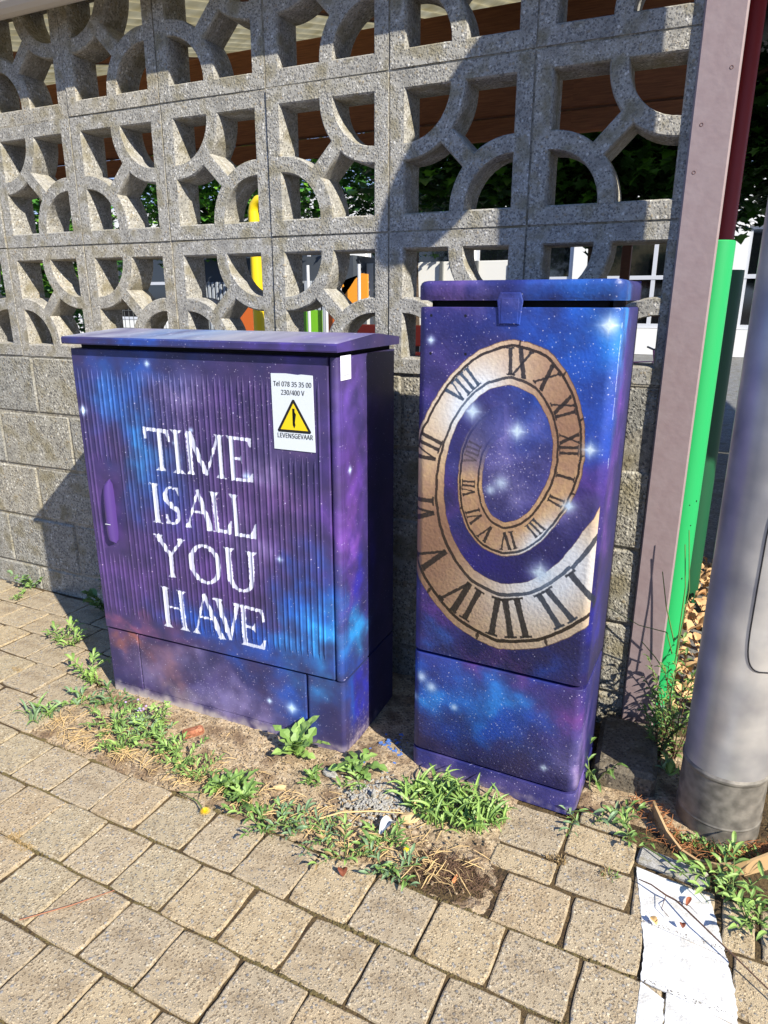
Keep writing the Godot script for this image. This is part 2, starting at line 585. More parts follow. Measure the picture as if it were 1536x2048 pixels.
func paver_mesh(w: float, d: float, sd: int) -> ArrayMesh:
	# top slab with an uneven rim, a rounded arris and four sides
	var r := RandomNumberGenerator.new(); r.seed = sd
	var b := MB.new()
	var nseg := 5
	var rings := []
	for lay in [[0.0042, 0.0], [0.0014, -0.0013], [0.0, -0.005], [-0.0006, -0.034]]:
		var ring := []
		for side in 4:
			for i in nseg:
				var f := float(i) / nseg
				var q: Vector2 = [Vector2(-w / 2 + w * f, d / 2), Vector2(w / 2, d / 2 - d * f), Vector2(w / 2 - w * f, -d / 2), Vector2(-w / 2, -d / 2 + d * f)][side]
				var rr := RandomNumberGenerator.new(); rr.seed = sd * 100 + side * 10 + i
				var chip := 0.001 * rr.randf()
				if rr.randf() < 0.1: chip = 0.0028
				if i == 0: chip += 0.001 + 0.0022 * rr.randf()
				var inset: float = lay[0] + chip
				var to := q.normalized()
				q -= Vector2(clampf(to.x * 1.42, -1, 1), clampf(to.y * 1.42, -1, 1)) * inset
				ring.append(Vector3(q.x, lay[1], q.y))
			
		rings.append(ring)
	var N := nseg * 4
	var top := []
	var tn := []
	for i in N: top.append(b.vert(rings[0][i], Vector3(0, 1, 0)))
	# inner ring keeps the middle flat
	var inner := []
	for i in N:
		var p: Vector3 = rings[0][i] * 0.82
		inner.append(b.vert(p + Vector3(0, 0.0002 + 0.0004 * r.randf(), 0), Vector3.UP))
	var c := b.vert(Vector3(0, 0.0005, 0), Vector3.UP)
	for i in N:
		var j := (i + 1) % N
		b.quad_smooth(top[i], top[j], inner[j], inner[i])
		b.k.append_array([inner[i], c, inner[j]])
	for l in 3:
		for i in N:
			var j := (i + 1) % N
			b.face([rings[l][i], rings[l + 1][i], rings[l + 1][j], rings[l][j]])
	return b.mesh()

func ground() -> void:
	var g := MB.new()
	g.face([Vector3(-150, -0.05, 60), Vector3(150, -0.05, 60), Vector3(150, -0.05, -250), Vector3(-150, -0.05, -250)])
	structure("ground", g.mesh(), M.joint)
	var yd := MB.new()
	yd.box(Vector3(0, -0.026, -15.3), Vector3(70, 0.03, 30.3))
	structure("yard", yd.mesh(), M.yard)
	var rd := MB.new()
	rd.box(Vector3(0, -0.05, 12.2), Vector3(90, 0.06, 20))
	structure("road", rd.mesh(), M.road)
	# sand and moss between the stones
	var bed := MB.new()
	bed.face([Vector3(-2.2, -0.0045, 2.19), Vector3(4.4, -0.0045, 2.19), Vector3(4.4, -0.0045, 0.0), Vector3(-2.2, -0.0045, 0.0)])
	structure("joint_sand", bed.mesh(), M.joint)
	# open soil in front of the cabinets
	var soil := MB.new()
	var nx := 110; var nz := 66
	var x0 := 0.66; var x1 := 2.62; var z0 := -0.02; var z1 := 0.9
	var ids := []
	for j in nz + 1:
		for i in nx + 1:
			var x := x0 + (x1 - x0) * i / nx
			var z := z0 + (z1 - z0) * j / nz
			var y := 0.004 * noise_a.get_noise_2d(x * 9.0, z * 9.0) + 0.004 * noise_b.get_noise_2d(x * 40.0, z * 40.0)
			y += 0.012 * exp(-pow((z - 0.5) / 0.1, 2.0))
			y += 0.016 * exp(-(pow((x - 1.84) / 0.1, 2.0) + pow((z - 0.6) / 0.09, 2.0)))
			y += 0.012 * exp(-(pow((x - 1.79) / 0.05, 2.0) + pow((z - 0.42) / 0.07, 2.0)))
			y -= 0.012 * exp(-(pow((x - 2.09) / 0.08, 2.0) + pow((z - 0.75) / 0.06, 2.0)))
			var inside := in_soil(x, z)
			var edge := 1.0 if inside else 0.0
			for q in [Vector2(0.025, 0), Vector2(-0.025, 0), Vector2(0, 0.025), Vector2(0, -0.025)]:
				edge += 1.0 if in_soil(x + q.x, z + q.y) else 0.0
			y = lerpf(-0.0075, y - 0.001, clampf(edge / 5.0, 0, 1))
			ids.append(soil.vert(Vector3(x, y, z), Vector3.UP))
	for j in nz:
		for i in nx:
			var a: int = ids[j * (nx + 1) + i]
			soil.quad_smooth(a, a + nx + 1, a + nx + 2, a + 1)
	# normals
	var nn := PackedVector3Array(); nn.resize(soil.v.size())
	for f in range(0, soil.k.size(), 3):
		var pa := soil.v[soil.k[f]]; var pb := soil.v[soil.k[f + 1]]; var pc := soil.v[soil.k[f + 2]]
		var q := (pc - pa).cross(pb - pa)
		for e in 3: nn[soil.k[f + e]] += q
	for i in nn.size(): soil.n[i] = nn[i].normalized()
	structure("soil", soil.mesh(), M.soil)
	# pavers
	var pavement := structure("pavement")
	var full := []
	for i in 8: full.append(paver_mesh(0.147, 0.1455, 100 + i))
	var far := MB.new()
	var strip := structure("painted_stripe")
	for k in range(-6, 10):
		var off := 0.0 if k % 2 == 0 else 0.075
		if k == -1: off = 0.033
		for m in range(-26, 18):
			var x := 1.875 + off + 0.15 * m
			var z := row_z(k + 0.5, x)
			if k < -1 and x > 2.2: z += 0.012
			if z < 0.03 or x < -2.0 or x > 4.2: continue
			if in_soil(x, z): continue
			if x > 2.1 and x < 2.88 and z < row_z(0, x): continue
			# the post stands in an opening ringed by edging
			if Vector2(x - 2.66, z - 0.29).length() < 0.24: continue
			var seen := x > -0.9 and x < 3.05 and z < 1.5 and z > 0.0
			if x < 0.8 and z < 0.1 - (x + 0.3) * 0.0 and x < -0.45: seen = false
			if x < 2.0 - (1.5 - z) * 2.1 - 0.5: seen = false
			var tilt := Basis.from_euler(Vector3(rng.randfn(0, 0.006), -0.03 + rng.randfn(0, 0.012), rng.randfn(0, 0.006)))
			var at := Transform3D(tilt, Vector3(x + rng.randfn(0, 0.0012), rng.randfn(0, 0.0016), z + rng.randfn(0, 0.0012)))
			if x > 2.4 and x < 2.78: at = Transform3D(Basis.from_euler(Vector3(0, -0.03, 0)), Vector3(x, 0, z))
			var me: Mesh = full[rng.randi() % 8]
			if seen:
				part("paver", me, M["paver_%d" % (rng.randi() % 6)], pavement, at)
			else:
				far.box(at.origin - Vector3(0, 0.017, 0), Vector3(0.1455, 0.034, 0.144), 0.003)
	for q in [[2.163, 0.462, 2.311, 0.606], [2.165, 0.612, 2.311, 0.684], [2.315, 0.472, 2.471, 0.578], [2.315, 0.583, 2.471, 0.684], [2.21, 0.689, 2.357, 0.829], [2.361, 0.689, 2.508, 0.832], [2.512, 0.7, 2.66, 0.835], [2.475, 0.555, 2.64, 0.695], [2.65, 0.56, 2.715, 0.695], [2.722, 0.56, 2.87, 0.695], [2.667, 0.7, 2.815, 0.84], [2.33, 0.4, 2.45, 0.466]]:
		var pm := paver_mesh(q[2] - q[0] - 0.002, q[3] - q[1] - 0.002, int(q[0] * 1000))
		part("paver", pm, M["paver_%d" % (rng.randi() % 6)], pavement, Transform3D(Basis.from_euler(Vector3(rng.randfn(0, 0.004), -0.035, rng.randfn(0, 0.004)) * (0.0 if q[0] > 2.36 and q[2] < 2.7 else 1.0)), Vector3((q[0] + q[2]) / 2, 0.0, (q[1] + q[3]) / 2)))
	stuff(part("far_pavers", far, M.paver_1, pavement))
	# white paint laid on the stones in a stripe: one sheet per stone
	for k in range(-2, 6):
		var za: float = [0.553, 0.6985][k + 2] if k < 0 else row_z(k, 2.58) + 0.0015
		var zb: float = [0.6965, 0.837][k + 2] if k < 0 else row_z(k + 1, 2.58) - 0.0015
		var cuts := [0.0, 1.0]
		if k >= 0: cuts = [0.0, (2.552 - stripe_l((za + zb) / 2)) / 0.152, 1.0] if k % 2 == 0 else [0.0, (2.626 - stripe_l((za + zb) / 2)) / 0.152, 1.0]
		for c in cuts.size() - 1:
			var b := MB.new()
			var L := []; var R := []
			for i in 31:
				var z := lerpf(za, zb, i / 30.0)
				var xl := stripe_l(z); var w := 0.15 + 0.016 * clampf((z - 0.5) / 0.35, 0.0, 1.0)
				var rag := 0.0022 * noise_b.get_noise_1d(z * 60.0 + c * 31)
				L.append(Vector3(xl + w * cuts[c] + (0.0015 if c > 0 else 0.0) + rag, 0.0012, z + 0.02 * (xl - 2.5)))
				R.append(Vector3(xl + w * cuts[c + 1] - (0.0015 if c < cuts.size() - 2 else 0.0) + 0.004 * noise_a.get_noise_1d(z * 60.0 + c * 11 + 5), 0.0012, z + 0.02))
			for i in 30:
				b.face([L[i], L[i + 1], R[i + 1], R[i]])
			var mid: Vector3 = Vector3(0, -0.003, 0)
			b.face([L[0], R[0], R[0] + mid, L[0] + mid])
			b.face([R[30], L[30], L[30] + mid, R[30] + mid])
			for i in 30:
				b.face([L[i], L[i] + mid, L[i + 1] + mid, L[i + 1]])
				b.face([R[i + 1], R[i + 1] + mid, R[i] + mid, R[i]])
			part("painted_patch", b, M.white_paint, strip)
	var ks := MB.new()
	ks.box(Vector3.ZERO, Vector3(0.148, 0.05, 0.05), 0.006)
	part("kerb_end", ks, M.stone_grey, strip, Transform3D(Basis.from_euler(Vector3(0, -0.12, 0)), Vector3(2.549, -0.017, 0.52)))

# ------------------------------------------------------------------ the pierced wall
func quarter(c: float, ri: float, ro: float, w: float, grow: float) -> Array:
	# top quarter of a block whose strut runs from top-left to bottom-right; returns [points, kinds]; kind 1 marks an edge that is an opening's side, 2 the block's outside
	# grow > 0 widens the openings
	var S := COL / 2.0 - 0.0028
	var i := c + grow          # half inner square
	var rin := ri + grow * 0.6
	var rout := ro - grow
	var hw := w / 2.0 - grow
	var pts := []
	var kind := []
	var add := func(x: float, y: float, k: int) -> void:
		pts.append(Vector2(x, y)); kind.append(k)
	add.call(-S, S, 2)
	add.call(S, S, 0)
	add.call(i, i, 1)
	var cx := -c - grow * 0.0
	var n := 9
	# along the inner top edge to the outer arc, then down the arc to the strut
	var corner := Vector2(-c, c)
	# outer arc from top edge point to strut side
	var y_top := i
	var a0 := asin(clampf((y_top - c) / rout, -1, 1))
	# strut side line: points where perpendicular distance to the diagonal is hw; on circle of radius rout about corner
	var da := asin(clampf(hw / rout, -1, 1))
	var a1 := -PI / 4 + da
	for q in n:
		var a := lerpf(a0, a1, q / float(n - 1))
		add.call(corner.x + rout * cos(a), corner.y + rout * sin(a), 1)
	# strut side meets the anti-diagonal at (hw/sqrt2, hw/sqrt2)
	add.call(hw / sqrt(2.0), hw / sqrt(2.0), 0)
	add.call(0.0, 0.0, 0)
	# up the strut's axis to the inner arc
	var b1 := -PI / 4
	var b0 := asin(clampf(grow / rin, -1, 1))
	for q in 6:
		var a := lerpf(b1, b0, q / 5.0)
		add.call(corner.x + rin * cos(a), corner.y + rin * sin(a), 1)
	add.call(-i, i, 0)
	return [pts, kind]

func breeze_mesh() -> ArrayMesh:
	var b := MB.new()
	var c := 0.152
	var layers := [quarter(c, 0.127, 0.1735, 0.046, 0.0045), quarter(c, 0.127, 0.1735, 0.046, 0.0008), quarter(c, 0.127, 0.1735, 0.046, -0.0005), quarter(c, 0.127, 0.1735, 0.046, -0.0006)]
	var zs := [0.0, -0.005, -0.012, -0.1]
	var hy := (ROW_A - ROW_B) / COL      # cells are a little taller than wide
	var tris := Geometry2D.triangulate_polygon(PackedVector2Array(layers[0][0]))
	for q in 4:
		var f := func(p: Vector2, z: float) -> Vector3:
			var r := p
			if q == 1: r = Vector2(-p.y, -p.x)     # mirrored in the strut's axis
			elif q == 2: r = Vector2(-p.x, -p.y)
			elif q == 3: r = Vector2(p.y, p.x)
			return Vector3(r.x, r.y * hy, z)
		var flip: bool = q == 1 or q == 3
		for back in 2:
			var P: Array = layers[3 if back else 0][0]
			for t in range(0, tris.size(), 3):
				var pa: Vector3 = f.call(P[tris[t]], zs[3 if back else 0])
				var pb: Vector3 = f.call(P[tris[t + 1]], zs[3 if back else 0])
				var pc: Vector3 = f.call(P[tris[t + 2]], zs[3 if back else 0])
				var up := (pb - pa).cross(pc - pa).z > 0
				var want := back == 0
				b.face([pa, pb, pc] if up == want else [pa, pc, pb])
		var K: Array = layers[0][1]
		for i in K.size():
			if K[i] == 0: continue
			var j := (i + 1) % K.size()
			for l in 3:
				var A: Vector3 = f.call(layers[l][0][i], zs[l]); var B: Vector3 = f.call(layers[l][0][j], zs[l])
				var C: Vector3 = f.call(layers[l + 1][0][j], zs[l + 1]); var D: Vector3 = f.call(layers[l + 1][0][i], zs[l + 1])
				# polygon runs clockwise for the identity quarter, so its outside is to the left
				b.face([A, B, C, D] if flip else [B, A, D, C])
	return b.mesh()

func wall() -> void:
	var w := thing("garden_wall", "pierced concrete block screen on a low wall of rough grey blocks behind the cabinets", "wall")
	var bm := breeze_mesh()
	var mirrored := MB.new()
	var arr := bm.surface_get_arrays(0)
	var vs: PackedVector3Array = arr[Mesh.ARRAY_VERTEX]; var ns: PackedVector3Array = arr[Mesh.ARRAY_NORMAL]; var ks: PackedInt32Array = arr[Mesh.ARRAY_INDEX]
	for i in vs.size(): mirrored.vert(Vector3(-vs[i].x, vs[i].y, vs[i].z), Vector3(-ns[i].x, ns[i].y, ns[i].z))
	for i in range(0, ks.size(), 3): mirrored.k.append_array([ks[i], ks[i + 2], ks[i + 1]])
	var mm := mirrored.mesh()
	var mats := [M.concrete, M.concrete_b, M.concrete_c]
	var half_y := (ROW_A - ROW_B) / 2.0
	for r in 3:
		var yc: float = [ROW_A + half_y, ROW_B + half_y, (ROW_B + ROW_C) / 2][r]
		for c in range(-5, 6):
			var slash: bool = (c + r) % 2 == 0     # "/" strut
			var at := Transform3D(Basis.from_euler(Vector3(rng.randfn(0, 0.004), rng.randfn(0, 0.004), rng.randfn(0, 0.003))), Vector3(COL * (c + 0.5), yc, rng.randfn(0, 0.0016)))
			if r == 2: at.basis = at.basis.scaled(Vector3(1, 0.984, 1))
			if c == 5:
				at.origin.x -= 0.0
			part("breeze_block", mm if slash else bm, mats[rng.randi() % 3], w, at)
	# mortar in the joints, set back from the faces
	var mo := MB.new()
	for y in [ROW_A, ROW_B, ROW_C]:
		mo.box(Vector3(0.2, y, -0.052), Vector3(4.4, 0.007, 0.098))
	for c in range(-4, 6):
		for rr in [[ROW_C, ROW_B], [ROW_B, ROW_A], [ROW_A, 2.2333]]:
			mo.box(Vector3(COL * c, (rr[0] + rr[1]) / 2, -0.0525), Vector3(0.0064, rr[1] - rr[0] - 0.008, 0.0985))
	part("mortar", mo, M.mortar, w)
	var lower := MB.new()
	lower.box(Vector3(0.188, 0.5, -0.055), Vector3(4.376, 1.03, 0.1))
	part("mortar", lower, M.mortar, w)
	var bms := []
	for i in 6:
		var b := MB.new()
		b.box(Vector3.ZERO, Vector3(0.392, 0.2205, 0.1), 0.006)
		bms.append(b.mesh())
	var starts := [0.243, 0.005, 0.174, -0.047, 0.1]
	var hb := MB.new(); hb.box(Vector3.ZERO, Vector3(0.1, 0.2187, 0.1), 0.006)
	for c in 5:
		var yc: float = ROW_C - COURSE * (c + 0.5)
		var x: float = starts[c] - 2.2
		while x < 2.37:
			var xe := minf(x + 0.4, 2.378)
			var xs := maxf(x, -2.0)
			if xe - xs > 0.03:
				var at := Transform3D(Basis.from_euler(Vector3(rng.randfn(0, 0.006), rng.randfn(0, 0.006), rng.randfn(0, 0.004))).scaled(Vector3((xe - xs - 0.006) / 0.392, 1, 1)), Vector3((xs + xe) / 2, yc, -0.0505 + rng.randfn(0, 0.0025)))
				part("masonry_block", bms[0], [M.masonry, M.masonry_b, M.masonry_c][rng.randi() % 3], w, at)
			x += 0.4

# ------------------------------------------------------------------ what stands behind and over the wall
func corrugated(x0: float, x1: float, z0: float, z1: float, y0: float, slope: float) -> ArrayMesh:
	var b := MB.new()
	var n := int((x1 - x0) / 0.0183)
	var prev := []
	for i in n + 1:
		var x := x0 + (x1 - x0) * i / n
		var wv := 0.012 * sin(TAU * x / 0.146)
		var dv := 0.012 * TAU / 0.146 * cos(TAU * x / 0.146)
		var nn := Vector3(-dv, 1, -slope * 0 + slope).normalized()
		var cur := [b.vert(Vector3(x, y0 + wv, z0), nn), b.vert(Vector3(x, y0 + wv + slope * (z0 - z1), z1), nn)]
		if i: b.quad_smooth(prev[0], cur[0], cur[1], prev[1])
		prev = cur
	return b.mesh()

func roof_and_yard() -> void:
	var sl := 0.25
	var rf := thing("lean_to_roof", "weathered pale corrugated lean-to roof above the pierced wall", "roof")
	part("corrugated_sheet", corrugated(-3.2, 1.606, 0.12, -4.4, 2.235, sl), M.sheet, rf)
	part("corrugated_sheet", corrugated(1.606, 2.46, 0.12, -4.4, 2.235, sl), mat(rgb(96, 90, 80), 0.8), rf)
	var gut := MB.new()
	var ring := []
	for e in 2:
		var rr := []
		for i in 11:
			var a := PI * i / 10.0
			rr.append(Vector3(-3.2 if e == 0 else 2.46, 2.166 - 0.062 * sin(a), 0.1 - 0.05 * cos(a)))
		ring.append(rr)
	for i in 10:
		gut.face([ring[0][i + 1], ring[1][i + 1], ring[1][i], ring[0][i]])
		gut.face([ring[0][i] + Vector3(0, 0.003, 0), ring[1][i] + Vector3(0, 0.003, 0), ring[1][i + 1] + Vector3(0, 0.003, 0), ring[0][i + 1] + Vector3(0, 0.003, 0)])
	gut.box(Vector3(-0.37, 2.185, 0.154), Vector3(5.66, 0.05, 0.006), 0.002)
	gut.box(Vector3(-0.37, 2.185, 0.046), Vector3(5.66, 0.05, 0.006), 0.002)
	part("gutter", gut, M.gutter, rf)
	for i in 4:
		var b := MB.new()
		b.box(Vector3.ZERO, Vector3(0.045, 0.05, 4.4), 0.004)
		part("rafter", b, M.timber_dark, rf, Transform3D(Basis.from_euler(Vector3(atan(sl), 0, 0)), Vector3(-2.95 + i * 1.75, 2.235 + 0.25 * 2.24 - 0.045, -2.12)))
	var screen := thing("plank_screen", "reddish brown horizontal planks under the lean-to roof", "plank screen")
	for q in [[2.035, 0.15], [1.878, 0.152], [1.765, 0.062]]:
		var b := MB.new()
		b.box(Vector3(-0.35, q[0], -0.5 - 0.004 * rng.randf()), Vector3(5.5, q[1], 0.028), 0.003)
		part("plank", b, M.timber, screen)
	for x in [-2.9]:
		var b := MB.new()
		b.box(Vector3(x, 1.15, -0.56), Vector3(0.08, 2.3, 0.08), 0.004)
		part("post", b, M.timber_dark, screen)
	var deep := thing("canopy_roof", "large dark canopy roof behind the wall on the right", "roof")
	part("corrugated_sheet", corrugated(1.4, 6.6, -2.62, -6.8, 2.93, 0.12), mat(rgb(70, 66, 60), 0.8), deep)
	part("corrugated_sheet", corrugated(2.5, 6.6, 0.12, -2.6, 2.36, 0.2), mat(rgb(70, 66, 60), 0.8), deep)
	for q in [Vector3(6.4, 0, -0.6), Vector3(6.4, 0, -6.6), Vector3(1.5, 0, -6.6)]:
		var b := MB.new(); b.box(q + Vector3(0, 1.5, 0), Vector3(0.1, 3.0, 0.1), 0.005)
		part("post", b, M.timber_dark, deep)
	# trees in the yard
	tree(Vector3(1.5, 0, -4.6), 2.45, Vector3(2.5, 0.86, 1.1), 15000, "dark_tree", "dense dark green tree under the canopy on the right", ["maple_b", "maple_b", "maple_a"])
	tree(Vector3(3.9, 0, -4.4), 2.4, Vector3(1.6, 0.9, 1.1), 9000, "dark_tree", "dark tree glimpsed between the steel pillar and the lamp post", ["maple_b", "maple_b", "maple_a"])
	tree(Vector3(-5.1, 0, -8.2), 2.98, Vector3(2.9, 1.37, 1.2), 9000, "maple_tree", "bright green maple with pointed leaves seen through the left openings", ["maple_a", "maple_c", "maple_b"])
	tree(Vector3(-6.4, 0, -5.6), 1.9, Vector3(1.7, 1.4, 1.1), 5000, "maple_tree", "green maple furthest left behind the pierced wall", ["maple_a", "maple_c", "maple_b"])
	tree(Vector3(-1.89, 0, -8.6), 3.03, Vector3(2.0, 1.31, 1.1), 6000, "maple_tree", "green maple behind the yellow playground pole", ["maple_a", "maple_b", "maple_b"])
	building()
	playground()

func leaf_card() -> ArrayMesh:
	var b := MB.new()
	var pts := PackedVector2Array()
	for q in [[0, 0], [0.18, 0.16], [0.5, 0.1], [0.36, 0.36], [0.62, 0.62], [0.28, 0.62], [0.0, 1.0], [-0.28, 0.62], [-0.62, 0.62], [-0.36, 0.36], [-0.5, 0.1], [-0.18, 0.16]]:
		pts.append(Vector2(q[0], q[1]))
	var t := Geometry2D.triangulate_polygon(pts)
	for i in range(0, t.size(), 3):
		var q := []
		for e in 3:
			var p := pts[t[i + e]]
			q.append(Vector3(p.x, p.y, 0.25 * absf(p.x) - 0.1 * p.y * p.y))
		b.face(q)
	return b.mesh()

func tree(at: Vector3, h: float, rad: Vector3, count: int, called: String, label: String, mats: Array) -> void:
	var t := thing(called, label, "tree", at)
	var tr := MB.new()
	tr.tube([Vector3.ZERO, Vector3(0.03, 0.8, 0.02), Vector3(-0.02, h * 0.75, 0), Vector3(0.03, h + rad.y * 0.5, 0)], [0.12, 0.1, 0.08, 0.03], 10)
	for i in 7:
		var a := TAU * i / 7.0
		tr.tube([Vector3(0, h * 0.7 + 0.05 * i, 0), Vector3(cos(a) * rad.x * 0.4, h + 0.1, sin(a) * rad.z * 0.4), Vector3(cos(a) * rad.x * 0.8, h + rad.y * 0.4, sin(a) * rad.z * 0.8)], [0.05, 0.035, 0.012], 6)
	part("trunk", tr, M.bark, t)
	var lc := leaf_card()
	for mi in 3:
		var mm := MultiMesh.new()
		mm.transform_format = MultiMesh.TRANSFORM_3D
		mm.mesh = lc
		mm.instance_count = count / 3
		for i in count / 3:
			var d := Vector3(rng.randfn(0, 1), rng.randfn(0, 1), rng.randfn(0, 1)).normalized()
			var clump := 0.8 + 0.35 * noise_a.get_noise_3d(d.x * 2.5 + at.x, d.y * 2.5, d.z * 2.5)
			var p := d * rad * pow(rng.randf(), 0.35) * clump
			var s := rng.randf_range(0.07, 0.13)
			var bs := Basis.from_euler(Vector3(rng.randf_range(-2.4, -0.6), rng.randf() * TAU, rng.randf_range(-0.6, 0.6))).scaled(Vector3(s, s, s))
			mm.set_instance_transform(i, Transform3D(bs, Vector3(0, h, 0) + p))
		var o := MultiMeshInstance3D.new()
		o.multimesh = mm
		o.material_override = M[mats[mi]]
		o.name = "crown"
		t.add_child(o, true)
		stuff(o)

func building() -> void:
	var b := thing("school_building", "low white building with grey framed windows across the yard", "building", Vector3(0, 0, -16))
	var w := MB.new()
	w.box(Vector3(-6, 0.3, -2), Vector3(40, 0.6, 4))
	w.box(Vector3(-6, 3.4, -2), Vector3(40, 1.2, 4))
	w.box(Vector3(-6, 1.7, -3.2), Vector3(40, 2.2, 1.4))
	part("wall", w, M.wall_white, b)
	var k := 0
	for i in 12:
		var x := -24.0 + i * 3.1
		var pier := MB.new()
		pier.box(Vector3(x - 1.3, 1.7, -0.2), Vector3(0.62, 2.2, 0.42), 0.01)
		part("pier", pier, M.wall_white, b)
		var f := MB.new()
		f.box(Vector3(x + 0.25, 2.76, -0.12), Vector3(2.46, 0.08, 0.1)); f.box(Vector3(x + 0.25, 0.66, -0.12), Vector3(2.46, 0.1, 0.1)); f.box(Vector3(x + 0.25, 1.75, -0.12), Vector3(2.46, 0.09, 0.1))
		for q in [-0.94, 0.25, 1.44]: f.box(Vector3(x + q, 1.7, -0.125), Vector3(0.09, 2.0, 0.09))
		var wi := part("window", f, M.frame_grey, b)
		var g := MB.new(); g.box(Vector3(x + 0.25, 1.7, -0.14), Vector3(2.38, 2.06, 0.02))
		part("pane", g, M.glass, wi)

func playground() -> void:
	# placed along the sight lines through the openings
	var yp := MB.new()
	yp.tube([Vector3(0, 0, 0), Vector3(0, 2.3, 0), Vector3(0.025, 2.37, 0), Vector3(0.08, 2.42, 0), Vector3(0.16, 2.43, 0), Vector3(0.24, 2.4, 0)], [0.071, 0.071, 0.071, 0.071, 0.071, 0.071], 14)
	solo("playground_pole", yp, M.yellow, "yellow bent tube pole of the playground behind the wall", "pole", Vector3(-2.97, 0, -5.9))
	var ps := thing("play_panels", "play structure of orange, green and brown panels behind the wall", "play structure", Vector3(0, 0, -7))
	var panel := func(pts: Array, z: float, m: Material) -> void:
		var b := MB.new()
		var f := []; var bk := []
		for q in pts:
			f.append(Vector3(q[0], q[1], z)); bk.append(Vector3(q[0], q[1], z - 0.03))
		b.face(f)
		for i in f.size():
			var j := (i + 1) % f.size()
			b.face([f[i], bk[i], bk[j], f[j]])
		bk.reverse()
		b.face(bk)
		part("panel", b, m, ps)
	panel.call([[-2.494, 1.281], [-2.191, 1.114], [-1.914, 1.088], [-1.914, 1.577], [-2.004, 1.59], [-2.107, 1.513], [-2.185, 1.41], [-2.262, 1.32], [-2.352, 1.577], [-2.391, 1.474]], 0.0, M.orange)
	panel.call([[-2.919, 0.289], [-2.597, 0.289], [-2.597, 1.101], [-2.919, 1.101]], 0.1, M.lime)
	panel.call([[-2.571, 0.289], [-2.262, 0.289], [-2.288, 0.933], [-2.571, 1.101]], 0.04, M.brown_orange)
	panel.call([[-4.092, 0.16], [-3.705, 0.16], [-3.679, 1.191], [-4.066, 1.088]], 0.2, M.brown_orange)
	panel.call([[-4.22, 0.16], [-4.117, 0.16], [-4.117, 1.126], [-4.22, 1.088]], 0.22, M.teal)
	for x in [-2.752, -2.249, -1.953, -2.468]:
		var b := MB.new()
		b.tube([Vector3(x, 0, 0.18), Vector3(x, 1.7, 0.18)], [0.024, 0.024], 8)
		part("upright", b, M.frame_grey, ps)
	var rail := MB.new()
	rail.tube([Vector3(-3.653, 0.675, 0), Vector3(-3.653, 1.474, 0), Vector3(-3.602, 1.577, 0), Vector3(-3.499, 1.603, 0), Vector3(-3.422, 1.577, 0), Vector3(-3.396, 1.448, 0), Vector3(-3.396, 0.675, 0)], [0.026, 0.026, 0.026, 0.026, 0.026, 0.026, 0.026], 8)
	part("handrail", rail, M.frame_grey, ps)
	# grey slatted shed front
	var sh := thing("slatted_shed", "grey shed of narrow vertical slats beyond the play panels", "shed", Vector3(-4.3, 0, -8))
	var sb := MB.new(); sb.box(Vector3(0, 0.95, -0.6), Vector3(3.2, 1.9, 1.0)); part("wall", sb, mat(rgb(60, 66, 74), 0.7), sh)
	for i in 40:
		var b := MB.new(); b.box(Vector3(-1.56 + i * 0.08, 0.78, -0.07), Vector3(0.045, 1.5, 0.05), 0.004)
		part("slat", b, mat(rgb(150, 156, 164), 0.6) if i == 0 else sh.get_child(1).material_override, sh)
	var wh := thing("white_panel_wall", "white panel wall with dark posts beyond the orange play panel", "wall", Vector3(-2.35, 0, -8.6))
	for i in 5:
		var b := MB.new(); b.box(Vector3(-0.46 + i * 0.56, 0.9, 0), Vector3(0.54, 1.8, 0.06), 0.005); part("panel", b, M.wall_white, wh)
		var c := MB.new(); c.box(Vector3(-0.18 + i * 0.56, 0.9, 0.06), Vector3(0.05, 1.8, 0.05), 0.004); part("post", c, M.wire, wh)
	# wire fence on the far left, in front of the white wall of the building
	var fe := thing("wire_fence", "thin grey wire mesh fence in the yard at far left", "fence", Vector3(-5.6, 0, -7.4))
	var fm := MB.new()
	for i in 44: fm.box(Vector3(-2.2 + i * 0.1, 0.62, 0), Vector3(0.008, 1.24, 0.008))
	for i in 9: fm.box(Vector3(-0.05, 0.05 + i * 0.145, 0.009), Vector3(4.4, 0.008, 0.008))
	stuff(part("wire", fm, M.wire, fe))
	for i in 3:
		var b := MB.new(); b.box(Vector3(-2.2 + i * 2.1, 0.65, -0.03), Vector3(0.05, 1.3, 0.05), 0.004); part("post", b, M.dark_green, fe)
	# red bench end beside the right cabinet
	var rb := thing("red_bench", "red slatted bench in the yard beside the tall cabinet", "bench", Vector3(0.52, 0, -2.6))
	for i in 3:
		var b := MB.new(); b.box(Vector3(0, 1.0 - i * 0.18, 0), Vector3(1.1, 0.14, 0.03), 0.006); part("slat", b, mat(rgb(206, 74, 66), 0.5), rb)
	for s in [-0.45, 0.45]:
		var b := MB.new(); b.box(Vector3(s, 0.52, -0.05), Vector3(0.06, 1.04, 0.06), 0.006); part("leg", b, M.red, rb)
	# a child's bicycle
	var bi := thing("child_bicycle", "small bicycle with purple tyres parked in the yard", "bicycle", Vector3(1.62, 0, -7.2), 0.35)
	for s in [-0.36, 0.36]:
		var tm := TorusMesh.new(); tm.inner_radius = 0.2; tm.outer_radius = 0.235; tm.rings = 28; tm.ring_segments = 8
		part("wheel", tm, mat(rgb(96, 44, 110), 0.6), bi, Transform3D(Basis.from_euler(Vector3(PI / 2, 0, 0)), Vector3(s, 0.235, 0)))
	var fr := MB.new()
